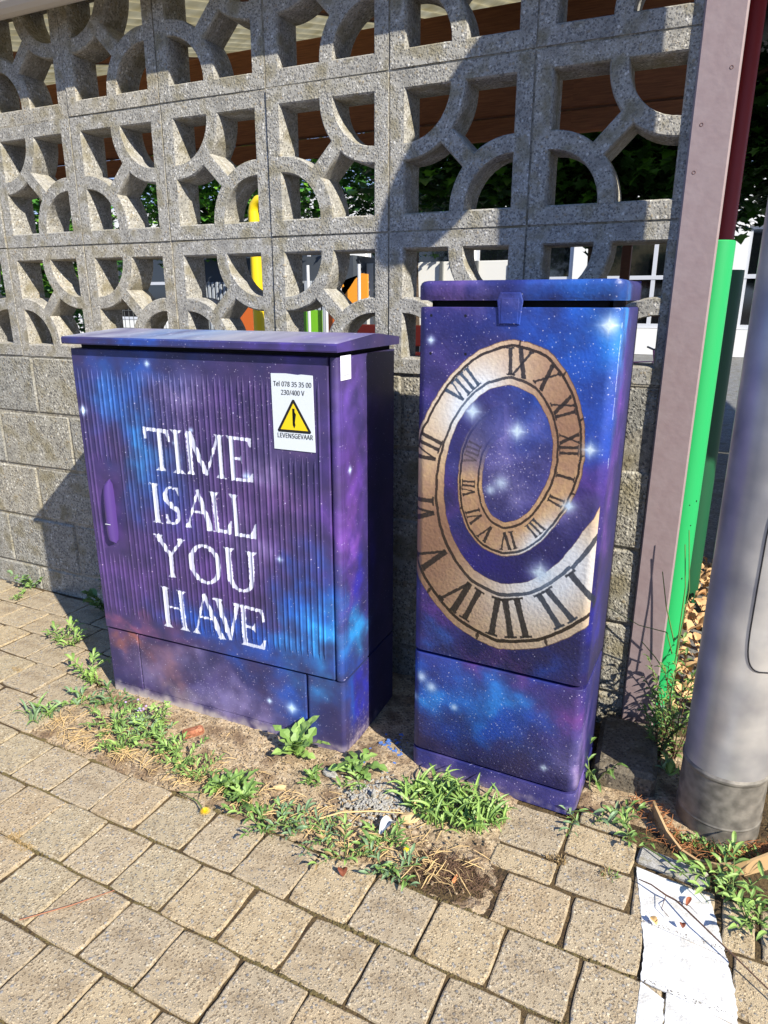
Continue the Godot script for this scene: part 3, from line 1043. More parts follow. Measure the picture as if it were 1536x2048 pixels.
	fr.tube([Vector3(-0.36, 0.235, 0), Vector3(-0.1, 0.5, 0), Vector3(0.26, 0.52, 0), Vector3(0.0, 0.24, 0), Vector3(-0.1, 0.5, 0), Vector3(-0.13, 0.6, 0)], [0.014, 0.014, 0.014, 0.014, 0.014, 0.014], 6)
	fr.tube([Vector3(0.36, 0.235, 0), Vector3(0.26, 0.54, 0), Vector3(0.24, 0.66, 0)], [0.013, 0.013, 0.013], 6)
	part("frame", fr, mat(rgb(200, 120, 160), 0.4), bi)
	var hb := MB.new(); hb.tube([Vector3(0.22, 0.68, -0.2), Vector3(0.24, 0.66, 0), Vector3(0.22, 0.68, 0.2)], [0.012, 0.012, 0.012], 6); part("handlebar", hb, M.black, bi)
	var st := MB.new(); st.box(Vector3(-0.14, 0.62, 0), Vector3(0.2, 0.04, 0.1), 0.015); part("saddle", st, M.black, bi)

# ------------------------------------------------------------------ left cabinet
func glyph_stem(p: Paint, xt0: float, xt1: float, xb0: float, xb1: float, yt: float, yb: float, c: Color, top := true, bot := true) -> void:
	var w := (xt1 - xt0)
	var m0 := (xt0 + xt1) / 2; var m1 := (xb0 + xb1) / 2
	p.poly([Vector2(m0 - w * 0.36, yt), Vector2(m0 + w * 0.36, yt), Vector2(m1 + w * 0.36, yb), Vector2(m1 - w * 0.36, yb)], c, 0.97)
	if top: p.poly([Vector2(m0 - w * 0.85, yt + 0.001), Vector2(m0 + w * 0.85, yt), Vector2(m0 + w * 0.3, yt - 0.010), Vector2(m0 - w * 0.3, yt - 0.012)], c, 0.97)
	if bot: p.poly([Vector2(m1 - w * 0.3, yb + 0.012), Vector2(m1 + w * 0.3, yb + 0.012), Vector2(m1 + w * 0.9, yb), Vector2(m1 - w * 0.9, yb)], c, 0.97)

func arc_pts(cx: float, cy: float, rx: float, ry: float, a0: float, a1: float, n: int) -> Array:
	var o := []
	for i in n + 1:
		var a := deg_to_rad(lerpf(a0, a1, float(i) / n))
		o.append(Vector2(cx + rx * cos(a), cy + ry * sin(a)))
	return o

func write_words(p: Paint) -> void:
	var c := Color(0.87, 0.88, 0.93)
	var V := func(x: float, y: float) -> Vector2: return Vector2(x, y)
	# TIME
	p.poly([V.call(0.236, 0.897), V.call(0.323, 0.895), V.call(0.325, 0.862), V.call(0.319, 0.862), V.call(0.309, 0.884), V.call(0.25, 0.887), V.call(0.243, 0.864), V.call(0.237, 0.864)], c)
	glyph_stem(p, 0.277, 0.298, 0.277, 0.298, 0.893, 0.777, c, false, true)
	glyph_stem(p, 0.335, 0.36, 0.336, 0.361, 0.896, 0.775, c)
	p.poly([V.call(0.381, 0.896), V.call(0.398, 0.896), V.call(0.397, 0.777), V.call(0.383, 0.777)], c)
	p.poly([V.call(0.378, 0.777), V.call(0.402, 0.777), V.call(0.397, 0.786), V.call(0.383, 0.786)], c)
	p.line([V.call(0.39, 0.892), V.call(0.442, 0.779)], [0.02, 0.013], c)
	p.line([V.call(0.441, 0.778), V.call(0.486, 0.893)], [0.006, 0.009], c)
	glyph_stem(p, 0.479, 0.499, 0.479, 0.499, 0.893, 0.775, c)
	glyph_stem(p, 0.517, 0.537, 0.52, 0.54, 0.893, 0.774, c, true, false)
	p.poly([V.call(0.52, 0.893), V.call(0.59, 0.892), V.call(0.588, 0.868), V.call(0.583, 0.868), V.call(0.576, 0.883), V.call(0.53, 0.885)], c)
	p.poly([V.call(0.522, 0.774), V.call(0.589, 0.774), V.call(0.592, 0.798), V.call(0.587, 0.798), V.call(0.574, 0.782), V.call(0.53, 0.782)], c)
	p.poly([V.call(0.53, 0.839), V.call(0.552, 0.838), V.call(0.558, 0.848), V.call(0.56, 0.822), V.call(0.553, 0.83), V.call(0.53, 0.832)], c)
	# IS ALL
	glyph_stem(p, 0.244, 0.265, 0.245, 0.266, 0.737, 0.62, c)
	p.line(arc_pts(0.313, 0.704, 0.022, 0.027, 60, 215, 9) + [V.call(0.308, 0.681), V.call(0.318, 0.671)] + arc_pts(0.311, 0.652, 0.022, 0.027, 40, -130, 9), [0.004, 0.006, 0.007, 0.008, 0.009, 0.01, 0.012, 0.014, 0.015, 0.015, 0.016, 0.016, 0.015, 0.014, 0.013, 0.012, 0.011, 0.01, 0.009, 0.007, 0.006, 0.004], c)
	p.poly([V.call(0.322, 0.732), V.call(0.341, 0.733), V.call(0.34, 0.708), V.call(0.336, 0.708), V.call(0.33, 0.722)], c)
	p.poly([V.call(0.288, 0.65), V.call(0.293, 0.65), V.call(0.297, 0.632), V.call(0.306, 0.622), V.call(0.288, 0.621)], c)
	a_glyph(p, 0.407, 0.735, 0.362, 0.442, 0.62, c)
	glyph_stem(p, 0.449, 0.469, 0.453, 0.473, 0.734, 0.62, c, true, false)
	p.poly([V.call(0.455, 0.62), V.call(0.508, 0.619), V.call(0.513, 0.658), V.call(0.508, 0.658), V.call(0.494, 0.63), V.call(0.46, 0.629)], c)
	glyph_stem(p, 0.513, 0.533, 0.518, 0.538, 0.734, 0.617, c, true, false)
	p.poly([V.call(0.52, 0.617), V.call(0.589, 0.616), V.call(0.593, 0.66), V.call(0.588, 0.66), V.call(0.572, 0.627), V.call(0.524, 0.626)], c)
	# YOU
	p.line([V.call(0.246, 0.582), V.call(0.291, 0.524)], [0.018, 0.014], c)
	p.line([V.call(0.335, 0.579), V.call(0.292, 0.526)], [0.012, 0.007], c)
	p.poly([V.call(0.233, 0.584), V.call(0.27, 0.584), V.call(0.256, 0.573), V.call(0.247, 0.573)], c)
	p.poly([V.call(0.318, 0.581), V.call(0.347, 0.58), V.call(0.334, 0.571), V.call(0.326, 0.571)], c)
	glyph_stem(p, 0.283, 0.3, 0.281, 0.298, 0.53, 0.456, c, false, true)
	var oo := arc_pts(0.411, 0.516, 0.048, 0.056, 100, 460, 32)
	var ow := []
	for i in 33: ow.append(0.008 + 0.009 * absf(cos(deg_to_rad(i * 360.0 / 32 + 100 - 8))))
	p.line(oo, ow, c)
	p.line([V.call(0.494, 0.578), V.call(0.496, 0.5)] + arc_pts(0.532, 0.49, 0.036, 0.034, 180, 360, 12) + [V.call(0.569, 0.52), V.call(0.569, 0.575)], [0.018, 0.018, 0.018, 0.017, 0.016, 0.014, 0.012, 0.01, 0.009, 0.009, 0.01, 0.011, 0.012, 0.013, 0.014, 0.016, 0.016], c)
	p.poly([V.call(0.476, 0.579), V.call(0.515, 0.578), V.call(0.503, 0.567), V.call(0.487, 0.567)], c)
	p.poly([V.call(0.55, 0.577), V.call(0.589, 0.577), V.call(0.577, 0.566), V.call(0.562, 0.566)], c)
	# HAVE
	glyph_stem(p, 0.246, 0.267, 0.245, 0.266, 0.42, 0.289, c)
	glyph_stem(p, 0.304, 0.325, 0.307, 0.328, 0.417, 0.289, c)
	p.poly([V.call(0.262, 0.362), V.call(0.31, 0.36), V.call(0.31, 0.354), V.call(0.262, 0.356)], c)
	a_glyph(p, 0.399, 0.422, 0.358, 0.452, 0.289, c)
	p.line([V.call(0.444, 0.416), V.call(0.482, 0.292)], [0.02, 0.012], c)
	p.line([V.call(0.481, 0.292), V.call(0.512, 0.41)], [0.007, 0.012], c)
	p.poly([V.call(0.426, 0.417), V.call(0.464, 0.416), V.call(0.454, 0.406), V.call(0.438, 0.406)], c)
	p.poly([V.call(0.495, 0.414), V.call(0.597, 0.41), V.call(0.602, 0.372), V.call(0.596, 0.372), V.call(0.586, 0.4), V.call(0.5, 0.406)], c)
	glyph_stem(p, 0.522, 0.543, 0.522, 0.543, 0.41, 0.287, c, false, false)
	p.poly([V.call(0.517, 0.286), V.call(0.597, 0.285), V.call(0.602, 0.316), V.call(0.597, 0.316), V.call(0.582, 0.295), V.call(0.527, 0.296)], c)
	p.poly([V.call(0.538, 0.352), V.call(0.56, 0.351), V.call(0.568, 0.363), V.call(0.569, 0.332), V.call(0.561, 0.342), V.call(0.538, 0.344)], c)

func a_glyph(p: Paint, xt: float, yt: float, xl: float, xr: float, yb: float, c: Color) -> void:
	p.line([Vector2(xt, yt), Vector2(xl, yb)], [0.007, 0.007], c)
	p.line([Vector2(xt - 0.003, yt), Vector2(xr, yb)], [0.013, 0.019], c)
	p.poly([Vector2(xl - 0.012, yb), Vector2(xl + 0.016, yb), Vector2(xl + 0.006, yb + 0.016), Vector2(xl, yb + 0.014)], c)
	p.poly([Vector2(xr - 0.016, yb), Vector2(xr + 0.014, yb), Vector2(xr + 0.002, yb + 0.01), Vector2(xr - 0.01, yb + 0.01)], c)
	var ym := lerpf(yb, yt, 0.43)
	p.line([Vector2(lerpf(xl, xt, 0.4), ym + 0.001), Vector2(lerpf(xr, xt, 0.4), ym)], [0.007, 0.007], c)

func text3d(parent: Node, s: String, h: float, at: Vector3, m: Material, called := "lettering") -> void:
	var t := TextMesh.new()
	var f := SystemFont.new()
	f.font_names = PackedStringArray(["Droid Sans"])
	t.font = f
	t.text = s
	t.font_size = 64
	t.pixel_size = h / 46.0
	t.depth = 0.0006
	part(called, t, m, parent, Transform3D(Basis.from_scale(Vector3(0.9, 1.0, 1.0)), at))

func plate(pts: Array, z0: float, z1: float) -> MB:
	var b := MB.new()
	var f := []; var k := []
	for q in pts:
		f.append(Vector3(q[0], q[1], z1)); k.append(Vector3(q[0], q[1], z0))
	b.face(f)
	for i in f.size():
		var j := (i + 1) % f.size()
		b.face([f[i], k[i], k[j], f[j]])
	return b

func left_cabinet() -> void:
	var W := 0.8442; var D := 0.345; var H := 1.103
	var p := Paint.new(-0.02, 1.16, 1.26, 1.165, 1100.0)
	var dark := rgb(54, 44, 84); var navy := rgb(44, 40, 82)
	var cyan := rgb(34, 124, 192); var blue := rgb(30, 66, 150); var violet := rgb(76, 52, 112); var pink := rgb(100, 66, 122); var mist := rgb(122, 114, 156)
	p.base(dark, navy, [
		[0.2, 1.05, 0.2, 0.06, blue, 0.75], [0.16, 0.95, 0.13, 0.12, blue, 0.75], [0.2, 0.86, 0.055, 0.14, cyan, 0.6], [0.12, 0.98, 0.05, 0.09, cyan, 0.35], [0.27, 0.78, 0.08, 0.1, cyan, 0.45],
		[0.3, 0.68, 0.12, 0.1, blue, 0.7], [0.05, 0.55, 0.1, 0.4, violet, 0.8], [0.5, 0.98, 0.2, 0.12, violet, 0.5], [0.36, 1.0, 0.12, 0.08, mist, 0.45],
		[0.62, 0.7, 0.22, 0.22, pink, 0.55], [0.45, 0.55, 0.2, 0.2, violet, 0.8], [0.2, 0.45, 0.2, 0.2, violet, 0.5], [0.42, 0.33, 0.2, 0.06, blue, 1.0], [0.6, 0.28, 0.16, 0.07, blue, 0.9],
		[0.74, 0.45, 0.1, 0.16, blue, 1.0], [0.78, 0.36, 0.06, 0.12, cyan, 0.9], [0.68, 0.33, 0.05, 0.12, cyan, 0.5], [0.62, 0.83, 0.09, 0.06, mist, 0.4], [0.55, 0.6, 0.07, 0.07, mist, 0.35],
		[0.1, 0.27, 0.2, 0.03, rgb(118, 66, 96), 0.7], [0.1, 0.2, 0.1, 0.035, rgb(150, 82, 62), 0.75], [0.24, 0.12, 0.07, 0.07, rgb(150, 94, 86), 0.8], [0.14, 0.1, 0.05, 0.05, mist, 0.5], [0.33, 0.2, 0.09, 0.03, mist, 0.55],
		[0.3, 0.06, 0.1, 0.04, rgb(140, 124, 108), 0.7], [0.38, 0.13, 0.1, 0.06, rgb(60, 52, 104), 0.8], [0.5, 0.13, 0.12, 0.05, rgb(104, 96, 150), 0.6], [0.68, 0.12, 0.09, 0.08, blue, 0.95], [0.76, 0.2, 0.07, 0.05, cyan, 0.5], [0.5, 0.04, 0.25, 0.04, rgb(116, 104, 150), 0.6], [0.42, 0.09, 0.2, 0.07, rgb(112, 104, 146), 0.55], [0.18, 0.15, 0.12, 0.06, rgb(110, 88, 118), 0.6],
		[0.9, 1.0, 0.1, 0.12, rgb(92, 66, 152), 0.8], [0.9, 0.75, 0.1, 0.2, rgb(86, 52, 146), 0.8], [0.87, 0.62, 0.04, 0.2, rgb(124, 72, 166), 0.7], [0.93, 0.5, 0.08, 0.12, rgb(46, 40, 142), 1.0], [0.91, 0.34, 0.07, 0.08, cyan, 1.1], [0.93, 0.15, 0.08, 0.12, rgb(38, 40, 140), 1.0], [0.87, 0.2, 0.04, 0.12, blue, 0.8],
		[0.3, 1.13, 0.2, 0.03, blue, 0.7], [0.75, 1.13, 0.2, 0.04, rgb(66, 50, 124), 0.9]], 17)
	var rg := RandomNumberGenerator.new(); rg.seed = 5
	p.dots(5200, Rect2(0, 0.02, 1.2, 1.12), rg, 0.85)
	p.dots(700, Rect2(), rg, 0.9, Vector3(0.5, 0.12, 0.13))
	p.dots(500, Rect2(), rg, 0.9, Vector3(0.4, 0.97, 0.12))
	p.dots(420, Rect2(), rg, 0.9, Vector3(0.38, 0.1, 0.07))
	p.dots(160, Rect2(), rg, 0.9, Vector3(0.1, 0.18, 0.05))
	p.dots(150, Rect2(), rg, 0.9, Vector3(0.63, 1.0, 0.05))
	p.dots(180, Rect2(), rg, 1.0, Vector3(0.35, 0.96, 0.06))
	p.dots(240, Rect2(), rg, 0.9, Vector3(0.65, 0.2, 0.07))
	p.dots(200, Rect2(), rg, 0.9, Vector3(0.86, 0.4, 0.06))
	for q in [[0.02, 0.93, 0.012, 0.03], [0.27, 1.07, 0.008, 0.02], [0.34, 0.86, 0.007, 0.02], [0.57, 0.79, 0.01, 0.03], [0.675, 0.115, 0.016, 0.04], [0.6, 0.12, 0.008, 0.02], [0.66, 0.57, 0.008, 0.025], [0.88, 0.82, 0.009, 0.025], [0.07, 0.62, 0.006, 0.02], [0.4, 0.9, 0.006, 0.0], [0.67, 0.96, 0.006, 0.02]]:
		p.glow(Vector2(q[0], q[1]), q[2], Color(0.8, 0.9, 1.0), 0.85, q[3])
	# worn pale edge at the foot, and a scraped handle
	for i in 240:
		p.glow(Vector2(rg.randf_range(0.0, 1.1), rg.randf_range(0.0, 0.03)), rg.randf_range(0.004, 0.012), rgb(150, 138, 150), 0.35)
	for i in 420:
		p.glow(Vector2(absf(rg.randfn(0.0, 0.3)), absf(rg.randfn(0.0, 0.016))), rg.randf_range(0.003, 0.014), rgb(196, 186, 180), 0.3)
	for i in 160:
		p.glow(Vector2(rg.randf_range(0.86, 1.0), absf(rg.randfn(0.0, 0.05))), rg.randf_range(0.001, 0.003), rgb(170, 156, 168), 0.4, 0.02)
	for i in 26:
		var q := Vector2(rg.randf_range(0.03, 0.95), rg.randf_range(0.05, 1.08))
		p.stroke(q, q + Vector2(rg.randfn(0, 0.008), rg.randfn(0, 0.012)), 0.0008, 0.0006, rgb(150, 140, 170), 0.5)
	write_words(p)
	var paint := mat(Color(0.92, 0.92, 0.92), 0.5)
	paint.albedo_texture = p.tex()
	paint.roughness = 0.5
	var A := Vector3(0.846, 0.0, 0.507)
	var turn := atan2(0.507 - 0.487, 0.844)
	var cab := thing("utility_cabinet", "wide low cabinet with a ribbed door painted TIME IS ALL YOU HAVE", "utility cabinet", A, turn)
	# front faces the camera at z = 0 in its own axes, s runs along x
	var U := func(pts: Array) -> Array:
		var o := []
		for q in pts:
			if q.x > W - 0.002 and q.z < -0.001: o.append(p.uv(W - q.z, q.y))
			else: o.append(p.uv(clampf(q.x, 0.0, W), q.y))
		return o
	var boxuv := func(lo: Vector3, hi: Vector3, r: float, steps := 4) -> MB:
		# upright box with its front corners rounded
		var b := MB.new()
		var ring := []
		var per := []
		for q in [[lo.x + r, hi.z - r, PI, PI / 2], [hi.x - r, hi.z - r, PI / 2, 0.0]]:
			for i in steps + 1:
				var a: float = lerpf(q[2], q[3], float(i) / steps)
				ring.append(Vector2(q[0] + r * cos(a), q[1] + r * sin(a))); per.append(Vector2(cos(a), sin(a)))
		ring.insert(0, Vector2(lo.x, lo.z)); per.insert(0, Vector2(-1, 0))
		ring.append(Vector2(hi.x, lo.z)); per.append(Vector2(1, 0))
		for i in ring.size() - 1:
			var q0: Vector2 = ring[i]; var q1: Vector2 = ring[i + 1]
			var n0: Vector2 = per[i]; var n1: Vector2 = per[i + 1]
			var s0: float = q0.x if i < ring.size() - 2 else W + (hi.z - r - q0.y)
			var s1: float = q1.x if i < ring.size() - 2 else W + (hi.z - q1.y)
			if i < ring.size() - 2: s0 = clampf(q0.x, 0, W); s1 = clampf(q1.x, 0, W)
			if i == 0: s0 = 0.4; s1 = 0.0
			var ids := [b.vert(Vector3(q0.x, lo.y, q0.y), Vector3(n0.x, 0, n0.y), p.uv(s0, lo.y)), b.vert(Vector3(q1.x, lo.y, q1.y), Vector3(n1.x, 0, n1.y), p.uv(s1, lo.y)), b.vert(Vector3(q1.x, hi.y, q1.y), Vector3(n1.x, 0, n1.y), p.uv(s1, hi.y)), b.vert(Vector3(q0.x, hi.y, q0.y), Vector3(n0.x, 0, n0.y), p.uv(s0, hi.y))]
			b.quad_smooth(ids[0], ids[1], ids[2], ids[3])
		var top := []; var tu := []
		for q in ring:
			top.append(Vector3(q.x, hi.y, q.y)); tu.append(p.uv(clampf(q.x, 0.01, W), hi.y))
		var bot := []; var bu := []
		for q in ring:
			bot.append(Vector3(q.x, lo.y, q.y)); bu.append(p.uv(clampf(q.x, 0.01, W), lo.y))
		b.face(top, tu)
		bot.reverse(); bu.reverse()
		b.face(bot, bu)
		b.face([Vector3(hi.x, lo.y, lo.z), Vector3(lo.x, lo.y, lo.z), Vector3(lo.x, hi.y, lo.z), Vector3(hi.x, hi.y, lo.z)], [p.uv(0.4, lo.y), p.uv(0.0, lo.y), p.uv(0.0, hi.y), p.uv(0.4, hi.y)])
		return b
	part("core", boxuv.call(Vector3(0.014, 0.0, -D + 0.004), Vector3(W - 0.012, H + 0.014, -0.022), 0.01), M.dark_gap, cab)
	part("body", boxuv.call(Vector3(0.0, 0.2405, -D), Vector3(W, H, -0.0135), 0.01), paint, cab)
	# plinth: left, middle and right panels over a low base strip
	for q in [[0.0, 0.122, 0.044, 0.2335], [0.1245, 0.7235, 0.044, 0.2335], [0.726, W, 0.0, 0.2335], [0.0, 0.7235, 0.0, 0.0415]]:
		var right: bool = q[1] >= W - 0.001
		part("plinth_panel", boxuv.call(Vector3(q[0], q[2], -D if right or q[0] < 0.01 else -0.06), Vector3(q[1], q[3], -0.003), 0.004 if not right else 0.012, 3), paint, cab)
	# door with narrow ribs
	var dw := 0.8175
	var db := MB.new()
	var fz := 0.0
	db.face([Vector3(0.002, 0.242, fz), Vector3(dw - 0.002, 0.242, fz), Vector3(dw - 0.002, H - 0.002, fz), Vector3(0.002, H - 0.002, fz)], U.call([Vector3(0.002, 0.242, 0), Vector3(dw - 0.002, 0.242, 0), Vector3(dw - 0.002, H - 0.002, 0), Vector3(0.002, H - 0.002, 0)]))
	var rim := [Vector3(0.0, 0.24, -0.003), Vector3(dw, 0.24, -0.003), Vector3(dw, H, -0.003), Vector3(0.0, H, -0.003)]
	var fr := [Vector3(0.002, 0.242, 0), Vector3(dw - 0.002, 0.242, 0), Vector3(dw - 0.002, H - 0.002, 0), Vector3(0.002, H - 0.002, 0)]
	for i in 4:
		var j := (i + 1) % 4
		db.face([fr[i], rim[i], rim[j], fr[j]], U.call([fr[i], rim[i], rim[j], fr[j]]))
		var bi: Vector3 = rim[i] - Vector3(0, 0, 0.0105); var bj: Vector3 = rim[j] - Vector3(0, 0, 0.0105)
		db.face([rim[i], bi, bj, rim[j]], U.call([rim[i], bi, bj, rim[j]]))
	var x := 0.018
	var pitch := 0
	var rib := func(xc: float, ya: float, yb: float) -> void:
		var hw := 0.0032; var hh := 0.0037; var tp := 0.03
		var prof := [[-hw, 0.0], [-hw * 0.45, hh * 0.85], [0.0, hh], [hw * 0.45, hh * 0.85], [hw, 0.0]]
		for e in prof.size() - 1:
			var a: Array = prof[e]; var c: Array = prof[e + 1]
			var q := [Vector3(xc + a[0], ya + tp, a[1]), Vector3(xc + c[0], ya + tp, c[1]), Vector3(xc + c[0], yb - tp, c[1]), Vector3(xc + a[0], yb - tp, a[1])]
			db.face(q, U.call(q))
			var tip := [Vector3(xc, ya, 0.0), q[1], q[0]]
			db.face(tip, U.call(tip))
			var tip2 := [q[3], q[2], Vector3(xc, yb, 0.0)]
			db.face(tip2, U.call(tip2))
	while x < 0.808:
		var ya := 0.285; var yb := 1.052
		var cut := [ya, yb]
		if x > 0.05 and x < 0.128: cut = [ya, 0.505, 0.775, yb]
		elif x > 0.65 and x < 0.79: cut = [ya, 0.862] if x < 0.783 else [ya, yb]
		for c in range(0, cut.size(), 2): rib.call(x, cut[c], cut[c + 1])
		x += 0.0149 if pitch % 2 == 0 else 0.0212
		pitch += 1
	part("door", db, paint, cab)
	# corner strip to the right of the door
	part("corner_strip", boxuv.call(Vector3(dw + 0.0014, 0.2405, -0.0165), Vector3(W + 0.0005, H, 0.0), 0.012), paint, cab)
	# lid: a shallow gable with an overhang
	var lb := MB.new()
	var prof := [Vector2(0.022, 1.1165), Vector2(0.0235, 1.120), Vector2(0.0235, 1.1325), Vector2(0.019, 1.1365), Vector2(-0.19, 1.151), Vector2(-0.215, 1.1505), Vector2(-D - 0.008, 1.137), Vector2(-D - 0.011, 1.133), Vector2(-D - 0.011, 1.1165)]
	var xa := -0.0045; var xb := W + 0.011
	for i in prof.size():
		var a: Vector2 = prof[i]; var c: Vector2 = prof[(i + 1) % prof.size()]
		var q := [Vector3(xa, a.y, a.x), Vector3(xb, a.y, a.x), Vector3(xb, c.y, c.x), Vector3(xa, c.y, c.x)]
		if i < 3: lb.face(q, [p.uv(0.0, a.y), p.uv(W, a.y), p.uv(W, c.y), p.uv(0.0, c.y)])
	for e in [xa, xb]:
		var q := []; var uu := []
		for a in prof:
			q.append(Vector3(e, a.y, a.x)); uu.append(p.uv(W + 0.02 - a.x, a.y) if e > 0 else p.uv(0.02 - a.x * 0.5, a.y))
		if e < 0: pass
		else: q.reverse(); uu.reverse()
		q.reverse(); uu.reverse()
		lb.face(q if e < 0 else q, uu)
	var lid := part("lid", lb, paint, cab)
	var lt := MB.new()
	for i in range(3, prof.size()):
		var a: Vector2 = prof[i]; var c: Vector2 = prof[(i + 1) % prof.size()]
		lt.face([Vector3(xa, a.y, a.x), Vector3(xb, a.y, a.x), Vector3(xb, c.y, c.x), Vector3(xa, c.y, c.x)])
	var dusty := mat(Color(1, 1, 1), 0.4)
	var lp := Paint.new(0.0, 0.5, 1.0, 0.5, 400.0)
	lp.base(rgb(88, 86, 118), rgb(140, 140, 152), [[0.3, 0.25, 0.2, 0.2, rgb(54, 92, 150), 0.7], [0.6, 0.3, 0.2, 0.2, rgb(128, 128, 140), 0.8], [0.8, 0.25, 0.15, 0.2, rgb(84, 70, 128), 0.8], [0.12, 0.25, 0.1, 0.2, rgb(130, 124, 140), 0.7], [0.42, 0.15, 0.08, 0.2, rgb(120, 140, 160), 0.6]], 23)
	lp.dots(700, Rect2(0, 0, 1, 0.5), rg, 0.7)
	dusty.albedo_texture = lp.tex()
	var arr := lt
	for i in arr.t.size(): arr.t[i] = Vector2(clampf(arr.v[i].x, 0, 0.99), 0.25 - arr.v[i].z * 0.6)
	part("dusty_top", arr, dusty, lid)
	# handle
	var hm := MB.new()
	var hp := []
	for i in 13:
		var f := i / 12.0
		hp.append(f)
	var hring := []
	for i in 15:
		var f := i / 14.0
		var yy := lerpf(0.733, 0.532, f)
		var e := sqrt(maxf(0.0, 1.0 - pow(absf(f - 0.5) * 2.0, 6.0)))
		var ww := lerpf(0.0125, 0.015, f) * maxf(e, 0.02)
		var zz := 0.026 * maxf(e, 0.02)
		var row := []
		for k in 9:
			var a := PI * k / 8.0
			row.append(hm.vert(Vector3(0.088 - 0.004 * f - ww * cos(a), yy, zz * sqrt(sin(a) + 0.0001) * 0.95), Vector3(-cos(a), 0.15 * (0.5 - f), sin(a)).normalized(), p.uv(0.95 + 0.02 * cos(a), 0.62 + 0.2 * (0.5 - f))))
		hring.append(row)
	for i in 14:
		for k in 8: hm.quad_smooth(hring[i + 1][k], hring[i + 1][k + 1], hring[i][k + 1], hring[i][k])
	var hn := part("handle", hm, mat(rgb(78, 56, 120), 0.34), cab)
	var scrape := MB.new()
	scrape.box(Vector3(0.0865, 0.6, 0.0255), Vector3(0.02, 0.0022, 0.0012), 0.0005)
	part("scratch", scrape, M.sign_white, hn, Transform3D(Basis.from_euler(Vector3(0, 0, 0.0)), Vector3(0, 0, 0)))
	# warning sign
	var sg := part("warning_sign", plate([[0.661, 0.872], [0.779, 0.871], [0.777, 1.059], [0.745, 1.0605], [0.735, 1.059], [0.70, 1.0615], [0.66, 1.0605]], 0.0, 0.0022), M.sign_white, cab)
	text3d(sg, "Tel 078 35 35 00", 0.0118, Vector3(0.7205, 1.036, 0.0026), M.black)
	text3d(sg, "230/400 V", 0.0118, Vector3(0.7205, 1.0155, 0.0026), M.black)
	text3d(sg, "LEVENSGEVAAR", 0.0118, Vector3(0.723, 0.908, 0.0026), M.black)
	var rounded := func(s: float) -> Array:
		var o := []
		var v := [[0.7215, 1.003], [0.671, 0.917], [0.772, 0.917]]
		var c := Vector2(0.7215, 0.9455)
		for i in 3:
			var a := Vector2(v[i][0], v[i][1])
			for q in [2, 1]:
				var e := Vector2(v[(i + q) % 3][0], v[(i + q) % 3][1])
				var pt := c + ((a.lerp(e, 0.05)) - c) * s
				o.append([pt.x, pt.y])
		return o
	part("warning_triangle", plate(rounded.call(1.0), 0.0022, 0.0028), M.black, sg)
	part("triangle_field", plate([[0.7215, 0.9895], [0.6825, 0.9235], [0.7605, 0.9235]], 0.0028, 0.0033), M.yellow, sg)
	part("lightning_bolt", plate([[0.7185, 0.977], [0.7185, 0.953], [0.7235, 0.957], [0.7215, 0.936], [0.7185, 0.936], [0.7225, 0.928], [0.7262, 0.936], [0.7235, 0.936], [0.7285, 0.963], [0.7243, 0.9595], [0.7252, 0.977]], 0.0033, 0.0037), M.black, sg)
	# blank sticker on the right side
	var qs := MB.new()
	qs.box(Vector3(W + 0.0009, 1.077, -0.042), Vector3(0.0014, 0.058, 0.055), 0.0004)
	var stk := part("sticker", qs, mat(rgb(226, 226, 236), 0.5), cab)
	var dash := MB.new()
	for q in [[1.060, 0.004, 0.03], [1.0535, 0.0018, 0.034]]:
		dash.box(Vector3(W + 0.0017, q[0], -0.042), Vector3(0.0005, q[1], q[2]))
	part("faint_print", dash, mat(rgb(176, 178, 186), 0.6), stk)

# ------------------------------------------------------------------ right cabinet
const OUTER := [0.6, 0.6, 0.6, 0.6, 0.6, 0.376, 0.393, 0.42, 0.435, 0.413, 0.373, 0.336, 0.306, 0.278, 0.256, 0.242, 0.236, 0.246, 0.266, 0.289, 0.304, 0.294, 0.258, 0.222, 0.194, 0.175, 0.163, 0.155, 0.153, 0.158, 0.17, 0.185, 0.193, 0.186, 0.168, 0.147, 0.13, 0.119, 0.115, 0.117, 0.124, 0.134, 0.146, 0.158, 0.165]
const INNER := [0.262, 0.24, 0.226, 0.213, 0.207, 0.215, 0.233, 0.252, 0.261, 0.248, 0.218, 0.19, 0.168, 0.154, 0.148, 0.148, 0.154, 0.166, 0.181, 0.199, 0.206, 0.194, 0.165, 0.138, 0.116, 0.102, 0.093, 0.087, 0.086, 0.09, 0.096, 0.103, 0.107, 0.1, 0.085, 0.071, 0.062, 0.057, 0.055, 0.055, 0.059, 0.066, 0.077, 0.088, 0.096]

func at_turn(tab: Array, deg: float) -> float:
	var f := clampf((deg + 120.0) / 15.0, 0.0, tab.size() - 1.001)
	var i := int(f)
	return lerpf(tab[i], tab[i + 1], f - i)

